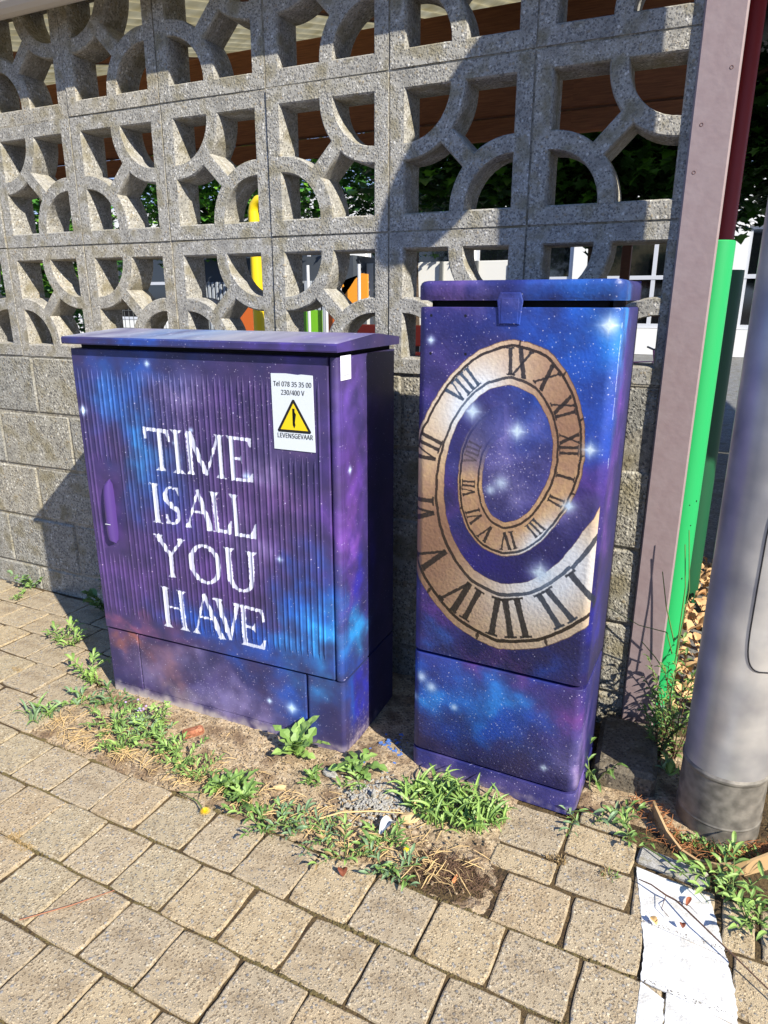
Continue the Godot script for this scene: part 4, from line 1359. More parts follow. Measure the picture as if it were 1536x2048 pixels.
func spiral(p: Paint) -> void:
	var C := Vector2(0.225, 0.85)
	var wob := FastNoiseLite.new(); wob.frequency = 30.0; wob.fractal_octaves = 3
	var x0 := int((-0.06 - p.s0) * p.sc); var x1 := int((0.437 - p.s0) * p.sc)
	var ya := int((p.y1 - 1.17) * p.sc); var yb := int((p.y1 - 0.405) * p.sc)
	var tan1 := rgb(226, 186, 136); var tan2 := rgb(200, 160, 128); var brown := rgb(138, 100, 82); var pale := rgb(238, 220, 194); var white := rgb(240, 245, 252)
	for y in range(ya, yb):
		for x in range(x0, x1):
			var q := Vector2(x / p.sc + p.s0, p.y1 - y / p.sc)
			var d := q - C
			var w := wob.get_noise_2d(q.x, q.y)
			var r := d.length() + 0.0016 * w
			var a := rad_to_deg(atan2(-d.x, -d.y))
			for turn in [-360.0, 0.0, 360.0]:
				var t: float = a + turn
				if t < -118.0 or t > 535.0: continue
				var o := at_turn(OUTER, t); var i := at_turn(INNER, t)
				if r < i or r > o: continue
				var size := o - i if t > -40.0 else 0.19
				var f := (r - i) / size       # 0 inside, 1 outside
				# the tone of the painted brass along its length
				var c := tan1.lerp(tan2, clampf(0.5 + w, 0, 1))
				var shade := exp(-pow((t - 45.0) / 34.0, 2.0)) + 0.9 * exp(-pow((t - 222.0) / 45.0, 2.0)) + 0.5 * exp(-pow((t - 390.0) / 40.0, 2.0))
				c = c.lerp(brown, clampf(shade * 0.75, 0, 1))
				c = c.lerp(pale, clampf(exp(-pow((t - 140.0) / 42.0, 2.0)) + exp(-pow((t + 25.0) / 35.0, 2.0)) * 0.9, 0, 1) * 0.8)
				var hot := exp(-pow((t - 150.0) / 26.0, 2.0)) * clampf(1.3 - f * 1.3, 0, 1) + exp(-pow((t + 30.0) / 30.0, 2.0)) * clampf(1.3 - f * 1.5, 0, 1) + exp(-pow((t - 328.0) / 24.0, 2.0)) * clampf(f * 1.6 - 0.5, 0, 1)
				c = c.lerp(white, clampf(hot * 1.3, 0, 1) * 0.95)
				# edge lines; the outer rim is tan outside its line
				var ink := rgb(42, 32, 30).lerp(rgb(74, 96, 128), clampf(hot * 1.2, 0, 1) * 0.8)
				var px := size * 0.026 + 0.0016
				if t > -60.0 and absf(r - (o - size * (0.13 if t < 285 else 0.1))) < px * 0.75: c = c.lerp(ink, 0.9)
				if absf(r - (i + size * 0.17)) < px * 0.75: c = c.lerp(ink, 0.85)
				if r > o - 0.0018 or r < i + 0.0012: c = c.lerp(rgb(70, 44, 44), 0.6)
				var fade := clampf((530.0 - t) / 90.0, 0.0, 1.0)
				var al := 1.0
				if t > 440.0:
					c = c.lerp(rgb(52, 66, 138), 1.0 - fade)
					al = 0.35 + 0.65 * fade
				p.mix(x, y, c, al)
				break
	# numerals, tops outward
	var nums := [["I", -39], ["II", -24], ["III", -4], ["IV", 16], ["V", 38], ["VI", 64], ["VII", 104], ["VIII", 151], ["IX", 183], ["X", 199], ["XI", 216], ["XII", 238], ["I", 264], ["II", 290], ["III", 326], ["IV", 355], ["V", 376], ["VI", 395], ["VII", 428], ["VIII", 480]]
	for q in nums:
		var t: float = q[1]
		var o := at_turn(OUTER, t) if t > -50 else 0.4
		if t < -30.0: o = 0.387
		var i := at_turn(INNER, t)
		var mid_at := func(d: float) -> Vector2:
			var oo := at_turn(OUTER, d)
			if d < -30.0: oo = 0.387
			var rr := lerpf(at_turn(INNER, d), oo, 0.525 if d < 285.0 else 0.555)
			return C + Vector2(-sin(deg_to_rad(d)), -cos(deg_to_rad(d))) * rr
		var m0: Vector2 = mid_at.call(t - 5.0); var m1: Vector2 = mid_at.call(t + 5.0)
		var per_deg := m0.distance_to(m1) / 10.0
		var tan0 := (m1 - m0).normalized()
		var radial := Vector2(-sin(deg_to_rad(t)), -cos(deg_to_rad(t)))
		var slant := clampf(absf(Vector2(-tan0.y, tan0.x).dot(radial)), 0.6, 1.0)
		var h := (o - i) * slant * (0.57 if t < 285 else 0.5)
		var al := 0.95 if t < 440 else 0.4
		var hot := exp(-pow((t - 150.0) / 26.0, 2.0)) * 0.8 + exp(-pow((t + 30.0) / 18.0, 2.0)) * 0.55 + exp(-pow((t - 328.0) / 22.0, 2.0)) * 0.4
		var ink := rgb(38, 32, 34).lerp(rgb(60, 84, 116), clampf(hot, 0, 1))
		var s: String = q[0]
		var adv := {"I": 0.34, "V": 0.6, "X": 0.6}
		var total := 0.0
		for ch in s: total += adv[ch]
		var cur := -total / 2.0
		for ch in s:
			var mid: float = (cur + adv[ch] / 2.0) * h
			cur += adv[ch]
			# each character stands across the band where it is
			var tt := t + mid / per_deg
			var c0: Vector2 = mid_at.call(tt)
			var rt: Vector2 = (mid_at.call(tt + 4.0) - mid_at.call(tt - 4.0)).normalized()
			var outw := Vector2(-rt.y, rt.x)
			var sw := 0.165 * h
			var P := func(u: float, v: float) -> Vector2: return c0 + rt * u * h + outw * v * h
			if ch == "I":
				p.line([P.call(0, 0.5), P.call(0, 0), P.call(0, -0.5)], [sw, sw * 0.85, sw], ink, al)
				p.line([P.call(-0.16, 0.5), P.call(0.16, 0.5)], [sw * 0.36, sw * 0.36], ink, al)
				p.line([P.call(-0.16, -0.5), P.call(0.16, -0.5)], [sw * 0.36, sw * 0.36], ink, al)
			elif ch == "V":
				p.line([P.call(-0.24, 0.5), P.call(0.0, -0.5)], [sw * 1.1, sw], ink, al)
				p.line([P.call(0.24, 0.5), P.call(0.0, -0.5)], [sw * 0.55, sw * 0.5], ink, al)
				p.line([P.call(-0.35, 0.5), P.call(-0.13, 0.5)], [sw * 0.5, sw * 0.5], ink, al)
				p.line([P.call(0.14, 0.5), P.call(0.34, 0.5)], [sw * 0.5, sw * 0.5], ink, al)
			else:
				p.line([P.call(-0.22, 0.5), P.call(0.22, -0.5)], [sw * 1.1, sw * 1.1], ink, al)
				p.line([P.call(0.22, 0.5), P.call(-0.22, -0.5)], [sw * 0.55, sw * 0.55], ink, al)
				for e in [[-0.22, 0.5], [0.22, 0.5], [-0.22, -0.5], [0.22, -0.5]]:
					p.line([P.call(e[0] - 0.1, e[1]), P.call(e[0] + 0.1, e[1])], [sw * 0.45, sw * 0.45], ink, al)
	# hour ticks across the outer rim
	for t in [-17.0, 7.0, 30.0, 183.0, 206.0, 228.0, 249.0, 278.0, 410.0]:
		var o := at_turn(OUTER, t)
		var s := o - at_turn(INNER, t)
		var outw := Vector2(-sin(deg_to_rad(t)), -cos(deg_to_rad(t)))
		p.line([C + outw * (o - s * 0.13), C + outw * (o - s * 0.06), C + outw * o], [0.004, 0.009 if t < 40 else 0.005, 0.003], rgb(42, 32, 30), 0.9)

func right_cabinet() -> void:
	var W := 0.4442; var D := 0.242; var r := 0.024
	# s = 0 at the left front corner line; left side s < 0, right side s > W
	var p := Paint.new(-0.27, 1.285, 0.99, 1.29, 1000.0)
	var navy := rgb(40, 38, 92); var deep := rgb(32, 34, 100); var blue := rgb(26, 62, 156); var cyan := rgb(34, 120, 196); var violet := rgb(84, 54, 138); var mist := rgb(122, 116, 170); var plum := rgb(88, 50, 120)
	p.base(navy, deep, [
		[0.08, 1.25, 0.12, 0.04, rgb(86, 62, 128), 0.8], [0.2, 1.255, 0.1, 0.03, rgb(96, 84, 142), 0.6], [0.36, 1.25, 0.08, 0.05, cyan, 0.6], [0.34, 1.1, 0.16, 0.2, rgb(24, 70, 168), 1.1], [0.42, 1.16, 0.07, 0.1, rgb(28, 104, 190), 0.7], [0.4, 0.98, 0.12, 0.1, blue, 0.9], [0.47, 1.1, 0.05, 0.14, cyan, 0.9],
		[0.08, 1.08, 0.1, 0.1, rgb(78, 62, 130), 0.7], [0.23, 0.9, 0.11, 0.13, rgb(100, 94, 160), 0.85], [0.22, 0.82, 0.07, 0.06, mist, 0.6], [0.4, 0.84, 0.08, 0.08, violet, 0.9], [0.37, 0.78, 0.05, 0.06, mist, 0.5],
		[0.2, 0.64, 0.15, 0.06, rgb(34, 28, 112), 1.0], [0.09, 0.75, 0.03, 0.12, violet, 0.6], [0.05, 0.48, 0.1, 0.1, violet, 0.9], [0.09, 0.41, 0.05, 0.04, rgb(44, 92, 186), 1.0], [0.25, 0.38, 0.12, 0.04, plum, 1.0], [0.36, 0.4, 0.06, 0.04, blue, 0.7],
		[0.05, 0.25, 0.07, 0.12, blue, 1.0], [0.06, 0.24, 0.05, 0.05, cyan, 0.7], [0.2, 0.24, 0.14, 0.1, rgb(28, 96, 184), 1.0], [0.24, 0.26, 0.06, 0.05, cyan, 0.6], [0.28, 0.2, 0.09, 0.05, blue, 0.9], [0.4, 0.28, 0.07, 0.08, plum, 1.0], [0.4, 0.14, 0.08, 0.05, mist, 0.45], [0.2, 0.12, 0.15, 0.05, rgb(44, 42, 104), 0.9], [0.1, 0.14, 0.08, 0.05, blue, 0.8], [0.2, 0.03, 0.25, 0.04, rgb(70, 62, 118), 0.9],
		[0.52, 1.0, 0.08, 0.2, rgb(86, 50, 146), 0.9], [0.49, 1.2, 0.05, 0.08, cyan, 0.9], [0.5, 0.75, 0.06, 0.2, rgb(98, 60, 150), 0.9], [0.5, 0.5, 0.07, 0.1, rgb(40, 42, 150), 0.9], [0.5, 0.15, 0.07, 0.14, rgb(116, 90, 164), 0.9], [0.45, 0.1, 0.025, 0.12, rgb(168, 150, 190), 0.5]], 37)
	var rg := RandomNumberGenerator.new(); rg.seed = 9
	p.dots(3200, Rect2(-0.02, 0.02, 0.6, 1.26), rg, 0.85)
	p.dots(500, Rect2(), rg, 1.0, Vector3(0.3, 0.2, 0.1))
	p.dots(300, Rect2(), rg, 1.0, Vector3(0.35, 1.1, 0.08))
	p.dots(300, Rect2(), rg, 1.0, Vector3(0.08, 0.24, 0.05))
	p.dots(260, Rect2(), rg, 0.9, Vector3(0.3, 0.14, 0.07))
	p.dots(420, Rect2(), rg, 1.0, Vector3(0.23, 0.86, 0.06))
	p.dots(150, Rect2(), rg, 0.9, Vector3(0.1, 1.15, 0.06))
	spiral(p)
	p.dots(160, Rect2(), rg, 0.7, Vector3(0.23, 0.84, 0.07))
	p.dots(500, Rect2(-0.02, 0.02, 0.52, 1.26), rg, 0.5)
	for q in [[0.42, 1.185, 0.02, 0.055], [0.245, 0.956, 0.018, 0.05], [0.405, 0.929, 0.015, 0.045], [0.139, 0.993, 0.02, 0.05], [0.318, 0.632, 0.026, 0.06], [0.214, 0.834, 0.016, 0.0], [0.034, 1.147, 0.009, 0.02], [0.19, 0.815, 0.012, 0.0], [0.026, 0.285, 0.014, 0.0], [0.055, 0.262, 0.014, 0.0], [0.005, 0.22, 0.012, 0.0], [0.12, 0.22, 0.009, 0.0], [0.362, 0.117, 0.009, 0.02], [0.37, 0.8, 0.016, 0.03]]:
		p.glow(Vector2(q[0], q[1]), q[2], Color(0.84, 0.92, 1.0), 0.8, q[3])
	for q in [[0.034, 1.2], [0.115, 1.2], [0.034, 1.117], [0.118, 1.118]]:
		p.poly(arc_pts(q[0], q[1], 0.0032, 0.0032, 0, 360, 10), rgb(12, 10, 16), 1.0, 0.0)
	# flaked white edge down the right front corner
	for i in 26:
		var y := lerpf(1.19, 0.9, i / 25.0)
		if rg.randf() < 0.75: p.stroke(Vector2(0.449, y), Vector2(0.449, y - 0.011), 0.003, 0.002, Color(0.85, 0.88, 0.95), 0.75)
	for i in 120:
		p.glow(Vector2(rg.randf_range(0.0, 0.6), rg.randf_range(0.0, 0.022)), rg.randf_range(0.004, 0.01), rgb(138, 128, 146), 0.35)
	var paint := mat(Color(0.92, 0.92, 0.92), 0.46)
	paint.albedo_texture = p.tex()
	paint.normal_enabled = true
	var nim := fnl(FastNoiseLite.TYPE_SIMPLEX_SMOOTH, 0.09, 14, 2).get_image(990, 1290, false, false, true)
	nim.convert(Image.FORMAT_L8)
	nim.bump_map_to_normal_map(2.0)
	paint.normal_texture = ImageTexture.create_from_image(nim)
	paint.normal_scale = 0.25
	var A := Vector3(1.8715, 0.0, 0.4385)
	var turn := -atan2(0.0135, 0.439)
	var cab := thing("utility_cabinet", "tall narrow cabinet painted with a spiral clock of roman numerals in deep space", "utility cabinet", A, turn)
	# a ring of rounded-rectangle section; levels = [[y, inset of the front and sides], ...]
	var shell := func(levels: Array, cap_top := true, x_in := 0.0) -> MB:
		var b := MB.new()
		var cols := []
		var base := []   # [pos, normal, s]
		base.append([Vector2(0, -D), Vector2(-1, 0), -D])
		base.append([Vector2(0, -D / 2), Vector2(-1, 0), -D / 2])
		for i in 7:
			var a := lerpf(PI, PI / 2, i / 6.0)
			base.append([Vector2(r + r * cos(a), -r + r * sin(a)), Vector2(cos(a), sin(a)), lerpf(-0.012, r, i / 6.0)])
		for i in 7:
			var a := lerpf(PI / 2, 0.0, i / 6.0)
			base.append([Vector2(W - r + r * cos(a), -r + r * sin(a)), Vector2(cos(a), sin(a)), lerpf(W - r, W + 0.012, i / 6.0)])
		base.append([Vector2(W, -D / 2), Vector2(1, 0), W + D / 2])
		base.append([Vector2(W, -D), Vector2(1, 0), W + D])
		for l in levels.size():
			var row := []
			for q in base:
				var n2: Vector2 = q[1]
				var pos: Vector2 = q[0] - n2 * levels[l][1]
				var ny := 0.0
				if l > 0 and levels[l][1] != levels[l - 1][1]: ny = signf(levels[l][1] - levels[l - 1][1]) * 0.5
				row.append(b.vert(Vector3(pos.x, levels[l][0], pos.y), Vector3(n2.x, ny, n2.y).normalized(), p.uv(clampf(q[2], -0.26, 0.71), clampf(levels[l][0], 0.0, 1.283))))
			cols.append(row)
		for l in levels.size() - 1:
			for i in base.size() - 1:
				b.quad_smooth(cols[l][i], cols[l][i + 1], cols[l + 1][i + 1], cols[l + 1][i])
		for e in 2:
			var l := 0 if e == 0 else levels.size() - 1
			var poly := []; var uu := []
			for i in base.size():
				poly.append(b.v[cols[l][i]]); uu.append(b.t[cols[l][i]])
			if e == 0: poly.reverse(); uu.reverse()
			b.face(poly, uu)
		# back
		var a0: Vector3 = b.v[cols[0][0]]; var a1: Vector3 = b.v[cols[0][base.size() - 1]]
		var top: float = levels[levels.size() - 1][0]
		b.face([a1, a0, Vector3(a0.x, top, a0.z), Vector3(a1.x, top, a1.z)])
		return b
	part("core", shell.call([[0.0, 0.03], [1.25, 0.03]]), M.dark_gap, cab)
	part("plinth", shell.call([[0.0, -0.001], [0.0575, -0.001], [0.0595, 0.001]]), paint, cab)
	part("lower_panel", shell.call([[0.0665, 0.002], [0.0685, 0.0], [0.3515, 0.0], [0.3535, 0.002]]), paint, cab)
	part("door", shell.call([[0.3635, 0.002], [0.3655, 0.0], [1.216, 0.0], [1.2185, 0.0025]]), paint, cab)
	part("lid", shell.call([[1.2325, 0.001], [1.2345, -0.002], [1.262, -0.002], [1.269, 0.0015], [1.2725, 0.007], [1.274, 0.016]]), paint, cab)
	# latch plate over the gap
	var lt := MB.new()
	var lx := 0.2145
	var o := [Vector3(lx - 0.0285, 1.232, 0.0026), Vector3(lx - 0.0225, 1.249, 0.0026), Vector3(lx + 0.0225, 1.249, 0.0026), Vector3(lx + 0.0285, 1.232, 0.0026), Vector3(lx + 0.0235, 1.182, 0.0), Vector3(lx - 0.0235, 1.182, 0.0)]
	var inn := []
	var ou := []; var iu := []
	var cc := Vector3(lx, 1.214, 0)
	for q in o:
		var e: Vector3 = cc + (q - cc) * 0.92; e.z = 0.0034
		inn.append(e)
		iu.append(p.uv(e.x, e.y)); ou.append(p.uv(q.x, q.y))
	var rv := inn.duplicate(); rv.reverse(); var ru := iu.duplicate(); ru.reverse()
	lt.face(rv, ru)
	for i in 6:
		var j := (i + 1) % 6
		lt.face([o[j], o[i], inn[i], inn[j]], [ou[j], ou[i], iu[i], iu[j]])
	var latch := part("latch", lt, paint, cab)
	var key := MB.new()
	key.box(Vector3(lx, 1.211, 0.0035), Vector3(0.038, 0.052, 0.0014), 0.0006)
	for i in key.t.size(): key.t[i] = p.uv(key.v[i].x, key.v[i].y)
	part("latch_plate", key, paint, latch)

# ------------------------------------------------------------------ posts and footing
func street_furniture() -> void:
	# steel pillar of the gate, at the end of the wall
	var pl := thing("steel_pillar", "mauve grey painted square steel pillar at the end of the wall", "pillar", Vector3(2.4205, 0, -0.03))
	var pb := MB.new()
	pb.box(Vector3(0, 1.5, 0), Vector3(0.0905, 2.94, 0.09), 0.004)
	part("shaft", pb, M.pillar, pl)
	for q in [[0.026, 1.73], [-0.022, 1.62], [-0.026, 1.52]]:
		var b := MB.new()
		var rr := []
		for i in 13: rr.append(Vector3(q[0] + 0.0036 * cos(TAU * i / 12), q[1] + 0.0036 * sin(TAU * i / 12), 0.0451))
		b.tube(rr, Array(range(13)).map(func(_i: int) -> float: return 0.0006), 5, false)
		part("plug", b, M.rust, pl)
	var ft := MB.new(); ft.box(Vector3.ZERO, Vector3(0.155, 0.09, 0.25), 0.012)
	solo("footing", ft, M.footing, "dark concrete footing block in shade at the foot of the mauve pillar", "footing", Vector3(2.41, 0.018, 0.175), 0.06)
	var gp := thing("green_post", "bright green round post just right of the mauve pillar", "post", Vector3(2.461, 0, -0.12))
	var gb := MB.new()
	gb.lathe(Vector3.ZERO, [Vector2(0.046, 0.05), Vector2(0.046, 1.374), Vector2(0.0435, 1.377), Vector2(0.0, 1.378)], 40)
	part("tube", gb, M.green, gp)
	var gs := MB.new(); gs.lathe(Vector3.ZERO, [Vector2(0.05, -0.02), Vector2(0.05, 0.05), Vector2(0.046, 0.054)], 30)
	part("base", gs, M.dark_green, gp)
	for q in [[0.75, 0.63], [0.5, 0.69], [0.95, 0.7], [0.65, 0.47]]:
		var a: float = q[0]
		var chip := MB.new()
		chip.box(Vector3(0.0462 * sin(a), q[1], 0.0462 * cos(a)), Vector3(0.003, 0.002 + 0.003 * rng.randf(), 0.002))
		part("chipped_spot", chip, M.dark_gap, gp)
	var rp := MB.new(); rp.tube([Vector3(0, 0, 0), Vector3(0, 2.35, 0)], [0.035, 0.035], 20)
	solo("red_pole", rp, M.red, "dark red pole behind the green post, in shade", "pole", Vector3(2.472, 0, -0.8))
	var dp := MB.new(); dp.tube([Vector3(0, 0, 0), Vector3(0, 1.34, 0)], [0.06, 0.06], 20)
	solo("green_post", dp, M.dark_green, "second green post further back in the shade beside the lamp post", "post", Vector3(2.5, 0, -1.05))
	# lamp post
	var c := Vector3(2.64, 0, 0.3)
	var lp := thing("lamp_post", "thick galvanised steel lamp post at the right edge of the pavement", "lamp post", c)
	var r := 0.0945
	var lb := MB.new()
	lb.lathe(Vector3.ZERO, [Vector2(r, 0.172), Vector2(r - 0.0005, 0.6), Vector2(r - 0.002, 2.4), Vector2(r - 0.004, 4.2), Vector2(0.0, 4.22)], 72)
	part("shaft", lb, M.steel, lp)
	var lo := MB.new()
	lo.lathe(Vector3.ZERO, [Vector2(r + 0.0005, -0.06), Vector2(r + 0.0005, 0.036), Vector2(r + 0.0018, 0.04), Vector2(r + 0.0005, 0.044), Vector2(r, 0.16), Vector2(r + 0.003, 0.166), Vector2(r + 0.0032, 0.171), Vector2(r, 0.177)], 72)
	part("base_sleeve", lo, M.steel_low, lp)
	# access door: a rounded plate outline
	var seam := MB.new()
	var pts := []
	var face_a := deg_to_rad(62.0)
	for i in 41:
		var t := TAU * i / 40.0
		var ca := cos(t); var sa := sin(t)
		var ex := 0.052 * signf(ca) * pow(absf(ca), 0.5)
		var ey := 0.2 * signf(sa) * pow(absf(sa), 0.34)
		if absf(ey) < 0.15: pass
		var a := face_a + ex / r
		pts.append(Vector3((r + 0.0008) * cos(a), 0.66 + ey, (r + 0.0008) * sin(a)))
	var rads := []
	for i in pts.size(): rads.append(0.0016)
	seam.tube(pts, rads, 6, false)
	part("access_door_seam", seam, M.dark_gap, lp)
	# round traffic sign on the post above the picture; its shadow falls on the wall
	var sn := thing("round_sign", "round sign plate on a bracket high on the lamp post", "sign", Vector3(2.642, 2.36, 0.455), deg_to_rad(15.0) + PI / 2)
	var sb := MB.new()
	sb.tube([Vector3(0, 0, -0.006), Vector3(0, 0, 0.006)], [0.19, 0.19], 48)
	part("plate", sb, M.frame_grey, sn)
	var br := MB.new(); br.tube([Vector3(0.05, 0, -0.012), Vector3(0.07, 0.06, -0.012)], [0.012, 0.012], 8)
	part("bracket", br, M.steel, sn)
	# plastic edging round the foot of the post
	var ed := MB.new()
	var path := [[2.497, 0.352], [2.502, 0.378], [2.515, 0.406], [2.533, 0.434], [2.57, 0.459], [2.602, 0.474], [2.642, 0.479], [2.697, 0.47], [2.743, 0.43], [2.79, 0.37]]
	var prev := []
	for i in path.size():
		var q: Array = path[i]
		var hgt := 0.028 + 0.016 * sin(i * 0.9 + 0.5)
		var lean := 0.012 if i > 3 and i < 7 else 0.003
		var dirv := (Vector3(q[0], 0, q[1]) - Vector3(2.652, 0, 0.287)).normalized()
		var b0 := Vector3(q[0], -0.015, q[1]); var t0 := b0 + Vector3(0, hgt + 0.015, 0) + dirv * lean
		var cur := [b0 + dirv * 0.003, t0 + dirv * 0.003, t0 - dirv * 0.003, b0 - dirv * 0.003]
		if prev.size():
			for e in 3: ed.face([prev[e + 1], prev[e], cur[e], cur[e + 1]])
		prev = cur
	solo("border_edging", ed, M.edging, "bent tan plastic edging strip around the foot of the lamp post", "edging")

# ------------------------------------------------------------------ plants and litter
# leaf along +z from the origin, arching; lobes > 0 makes a toothed outline
func leaf(len: float, wid: float, arch: float, lobes: int, fold := 0.25, sd := 0) -> ArrayMesh:
	var b := MB.new()
	var n := 8 if lobes == 0 else lobes * 3
	var rr := RandomNumberGenerator.new(); rr.seed = sd
	var rows := []
	for i in n + 1:
		var f := float(i) / n
		var w := wid * pow(sin(PI * clampf(f * 0.93 + 0.06, 0, 1)), 0.8)
		if lobes > 0:
			w = wid * (0.22 + 0.78 * f) * sin(PI * clampf(f * 0.86 + 0.1, 0, 1)) * (0.5 if i % 3 == 0 and i > 0 and i < n - 2 else 1.15)
		if i == n: w = 0.0
		var ang := arch * f
		var z := len * (f - arch * arch * f * f * f * 0.12)
		var y := len * (arch * 0.5 * f - arch * 0.62 * f * f)
		var back := (0.12 * len / n) if lobes > 0 and i % 3 == 2 else 0.0
		rows.append([Vector3(-w / 2, y + w * fold + wid * 0.1 * rr.randfn(0, 0.5), z - back), Vector3(0, y, z), Vector3(w / 2, y + w * fold + wid * 0.1 * rr.randfn(0, 0.5), z - back)])
	for i in n:
		for e in 2:
			var q := [rows[i][e], rows[i][e + 1], rows[i + 1][e + 1], rows[i + 1][e]]
			if i == n - 1: q.remove_at(3)
			q.reverse()
			b.face(q)
	return b.mesh()

var LV := {}

func leaf_set() -> void:
	LV.dand = [leaf(0.1, 0.038, 0.9, 4, 0.12, 1), leaf(0.085, 0.036, 1.1, 3, 0.12, 2), leaf(0.07, 0.032, 0.8, 3, 0.15, 3)]
	LV.toothed = [leaf(0.07, 0.02, 0.9, 4, 0.15, 4), leaf(0.055, 0.016, 0.7, 3, 0.15, 5), leaf(0.06, 0.018, 1.2, 4, 0.15, 6)]
	LV.lance = [leaf(0.045, 0.011, 0.9, 0, 0.2, 7), leaf(0.035, 0.008, 0.6, 0, 0.25, 8), leaf(0.055, 0.012, 1.2, 0, 0.2, 9)]
	LV.small = [leaf(0.02, 0.008, 0.6, 0, 0.2, 10), leaf(0.015, 0.006, 0.9, 0, 0.2, 11), leaf(0.026, 0.007, 0.5, 0, 0.2, 12)]
	LV.blade = [leaf(0.09, 0.008, 1.2, 0, 0.4, 13), leaf(0.07, 0.0075, 0.8, 0, 0.4, 14), leaf(0.06, 0.009, 1.5, 0, 0.35, 15)]
	LV.oval = [leaf(0.05, 0.03, 0.7, 0, 0.15, 16), leaf(0.04, 0.025, 1.0, 0, 0.15, 17)]

func put_leaf(t: Node, kind: String, m: String, pos: Vector3, yaw: float, pitch: float, s := 1.0) -> void:
	var set: Array = LV[kind]
	var bs := Basis.from_euler(Vector3(-pitch, yaw, rng.randfn(0, 0.25))).scaled(Vector3(s, s, s))
	part("leaf", set[rng.randi() % set.size()], M[m], t, Transform3D(bs, pos))

func rosette(label: String, x: float, z: float, kind: String, n: int, s: float, mats: Array, lift := 0.5, called := "weed", y := 0.0) -> Node3D:
	var t := thing(called, label, "weed", Vector3(x, y, z))
	for i in n:
		var a := TAU * i / n + rng.randf() * 0.6
		put_leaf(t, kind, mats[rng.randi() % mats.size()], Vector3(rng.randfn(0, 0.004), 0.002, rng.randfn(0, 0.004)), a, lift * rng.randf_range(0.3, 1.5), s * rng.randf_range(0.7, 1.15))
	return t

# loose stems with leaves set along them
func sprawl(label: String, x: float, z: float, stems: int, len: float, kind: String, s: float, mats: Array, spread := 1.0, up := 0.6, called := "weed", per := 7, y := 0.0, stem_mat := "stem") -> Node3D:
	var t := thing(called, label, "weed", Vector3(x, y, z))
	var sm := MB.new()
	for k in stems:
		var a := TAU * k / stems + rng.randf() * 0.9
		var base := Vector3(rng.randfn(0, 0.01), 0, rng.randfn(0, 0.01)) * spread
		var l := len * rng.randf_range(0.6, 1.15)
		var tip := Vector3(cos(a) * spread, up * rng.randf_range(0.6, 1.3), sin(a) * spread).normalized() * l
		var mid := base + tip * 0.5 + Vector3(0, l * 0.13, 0)
		var end := base + tip - Vector3(0, l * 0.05 * spread, 0)
		sm.tube([base, base.lerp(mid, 0.5) + Vector3(0, l * 0.03, 0), mid, end], [0.0016, 0.0014, 0.0012, 0.0006], 5, false)
		for i in per:
			var f := (i + 0.6) / per
			var pos := (base.lerp(mid, f * 2.0) if f < 0.5 else mid.lerp(end, f * 2.0 - 1.0))
			put_leaf(t, kind, mats[rng.randi() % mats.size()], pos, atan2(tip.x, tip.z) + (1.1 if i % 2 else -1.1) * rng.randf_range(0.5, 1.2), rng.randf_range(0.1, 0.8), s * rng.randf_range(0.7, 1.15))
		put_leaf(t, kind, mats[0], end, atan2(tip.x, tip.z), 0.6, s)
	part("stem", sm, M[stem_mat], t)
	return t

func tuft(label: String, x: float, z: float, rx: float, rz: float, n: int, s: float, mats: Array, called := "grass_tuft", y := 0.0, kind := "blade") -> Node3D:
	var t := thing(called, label, "grass", Vector3(x, y, z))
	for i in n:
		var a := rng.randf() * TAU
		var r := sqrt(rng.randf())
		put_leaf(t, kind, mats[rng.randi() % mats.size()], Vector3(cos(a) * r * rx, 0.0, sin(a) * r * rz), rng.randf() * TAU, rng.randf_range(0.5, 1.35), s * rng.randf_range(0.6, 1.2))
	return t

func pebble(sd: int, s: Vector3) -> ArrayMesh:
	var sp := SphereMesh.new(); sp.radius = 0.5; sp.height = 1.0; sp.radial_segments = 9; sp.rings = 5
	var arr := sp.get_mesh_arrays()
	var vs: PackedVector3Array = arr[Mesh.ARRAY_VERTEX]
	var b := MB.new()
	for i in vs.size():
		var q := vs[i] * (1.0 + 0.5 * noise_a.get_noise_3d(vs[i].x * 2.2 + sd * 7.0, vs[i].y * 2.2, vs[i].z * 2.2))
		vs[i] = q * s
	var ks: PackedInt32Array = arr[Mesh.ARRAY_INDEX]
	for i in range(0, ks.size(), 3):
		b.face([vs[ks[i]], vs[ks[i + 2]], vs[ks[i + 1]]])
	return b.mesh()

func scatter(called: String, label: String, cat: String, me: Mesh, m: Material, n: int, f: Callable) -> void:
	var mm := MultiMesh.new()
	mm.transform_format = MultiMesh.TRANSFORM_3D
	mm.mesh = me
	mm.instance_count = n
	for i in n: mm.set_instance_transform(i, f.call())
	var o := MultiMeshInstance3D.new()
	o.multimesh = mm; o.material_override = m
	o.name = numbered(called)
	add_child(o, true)
	tag(o, label, cat)
	stuff(o)

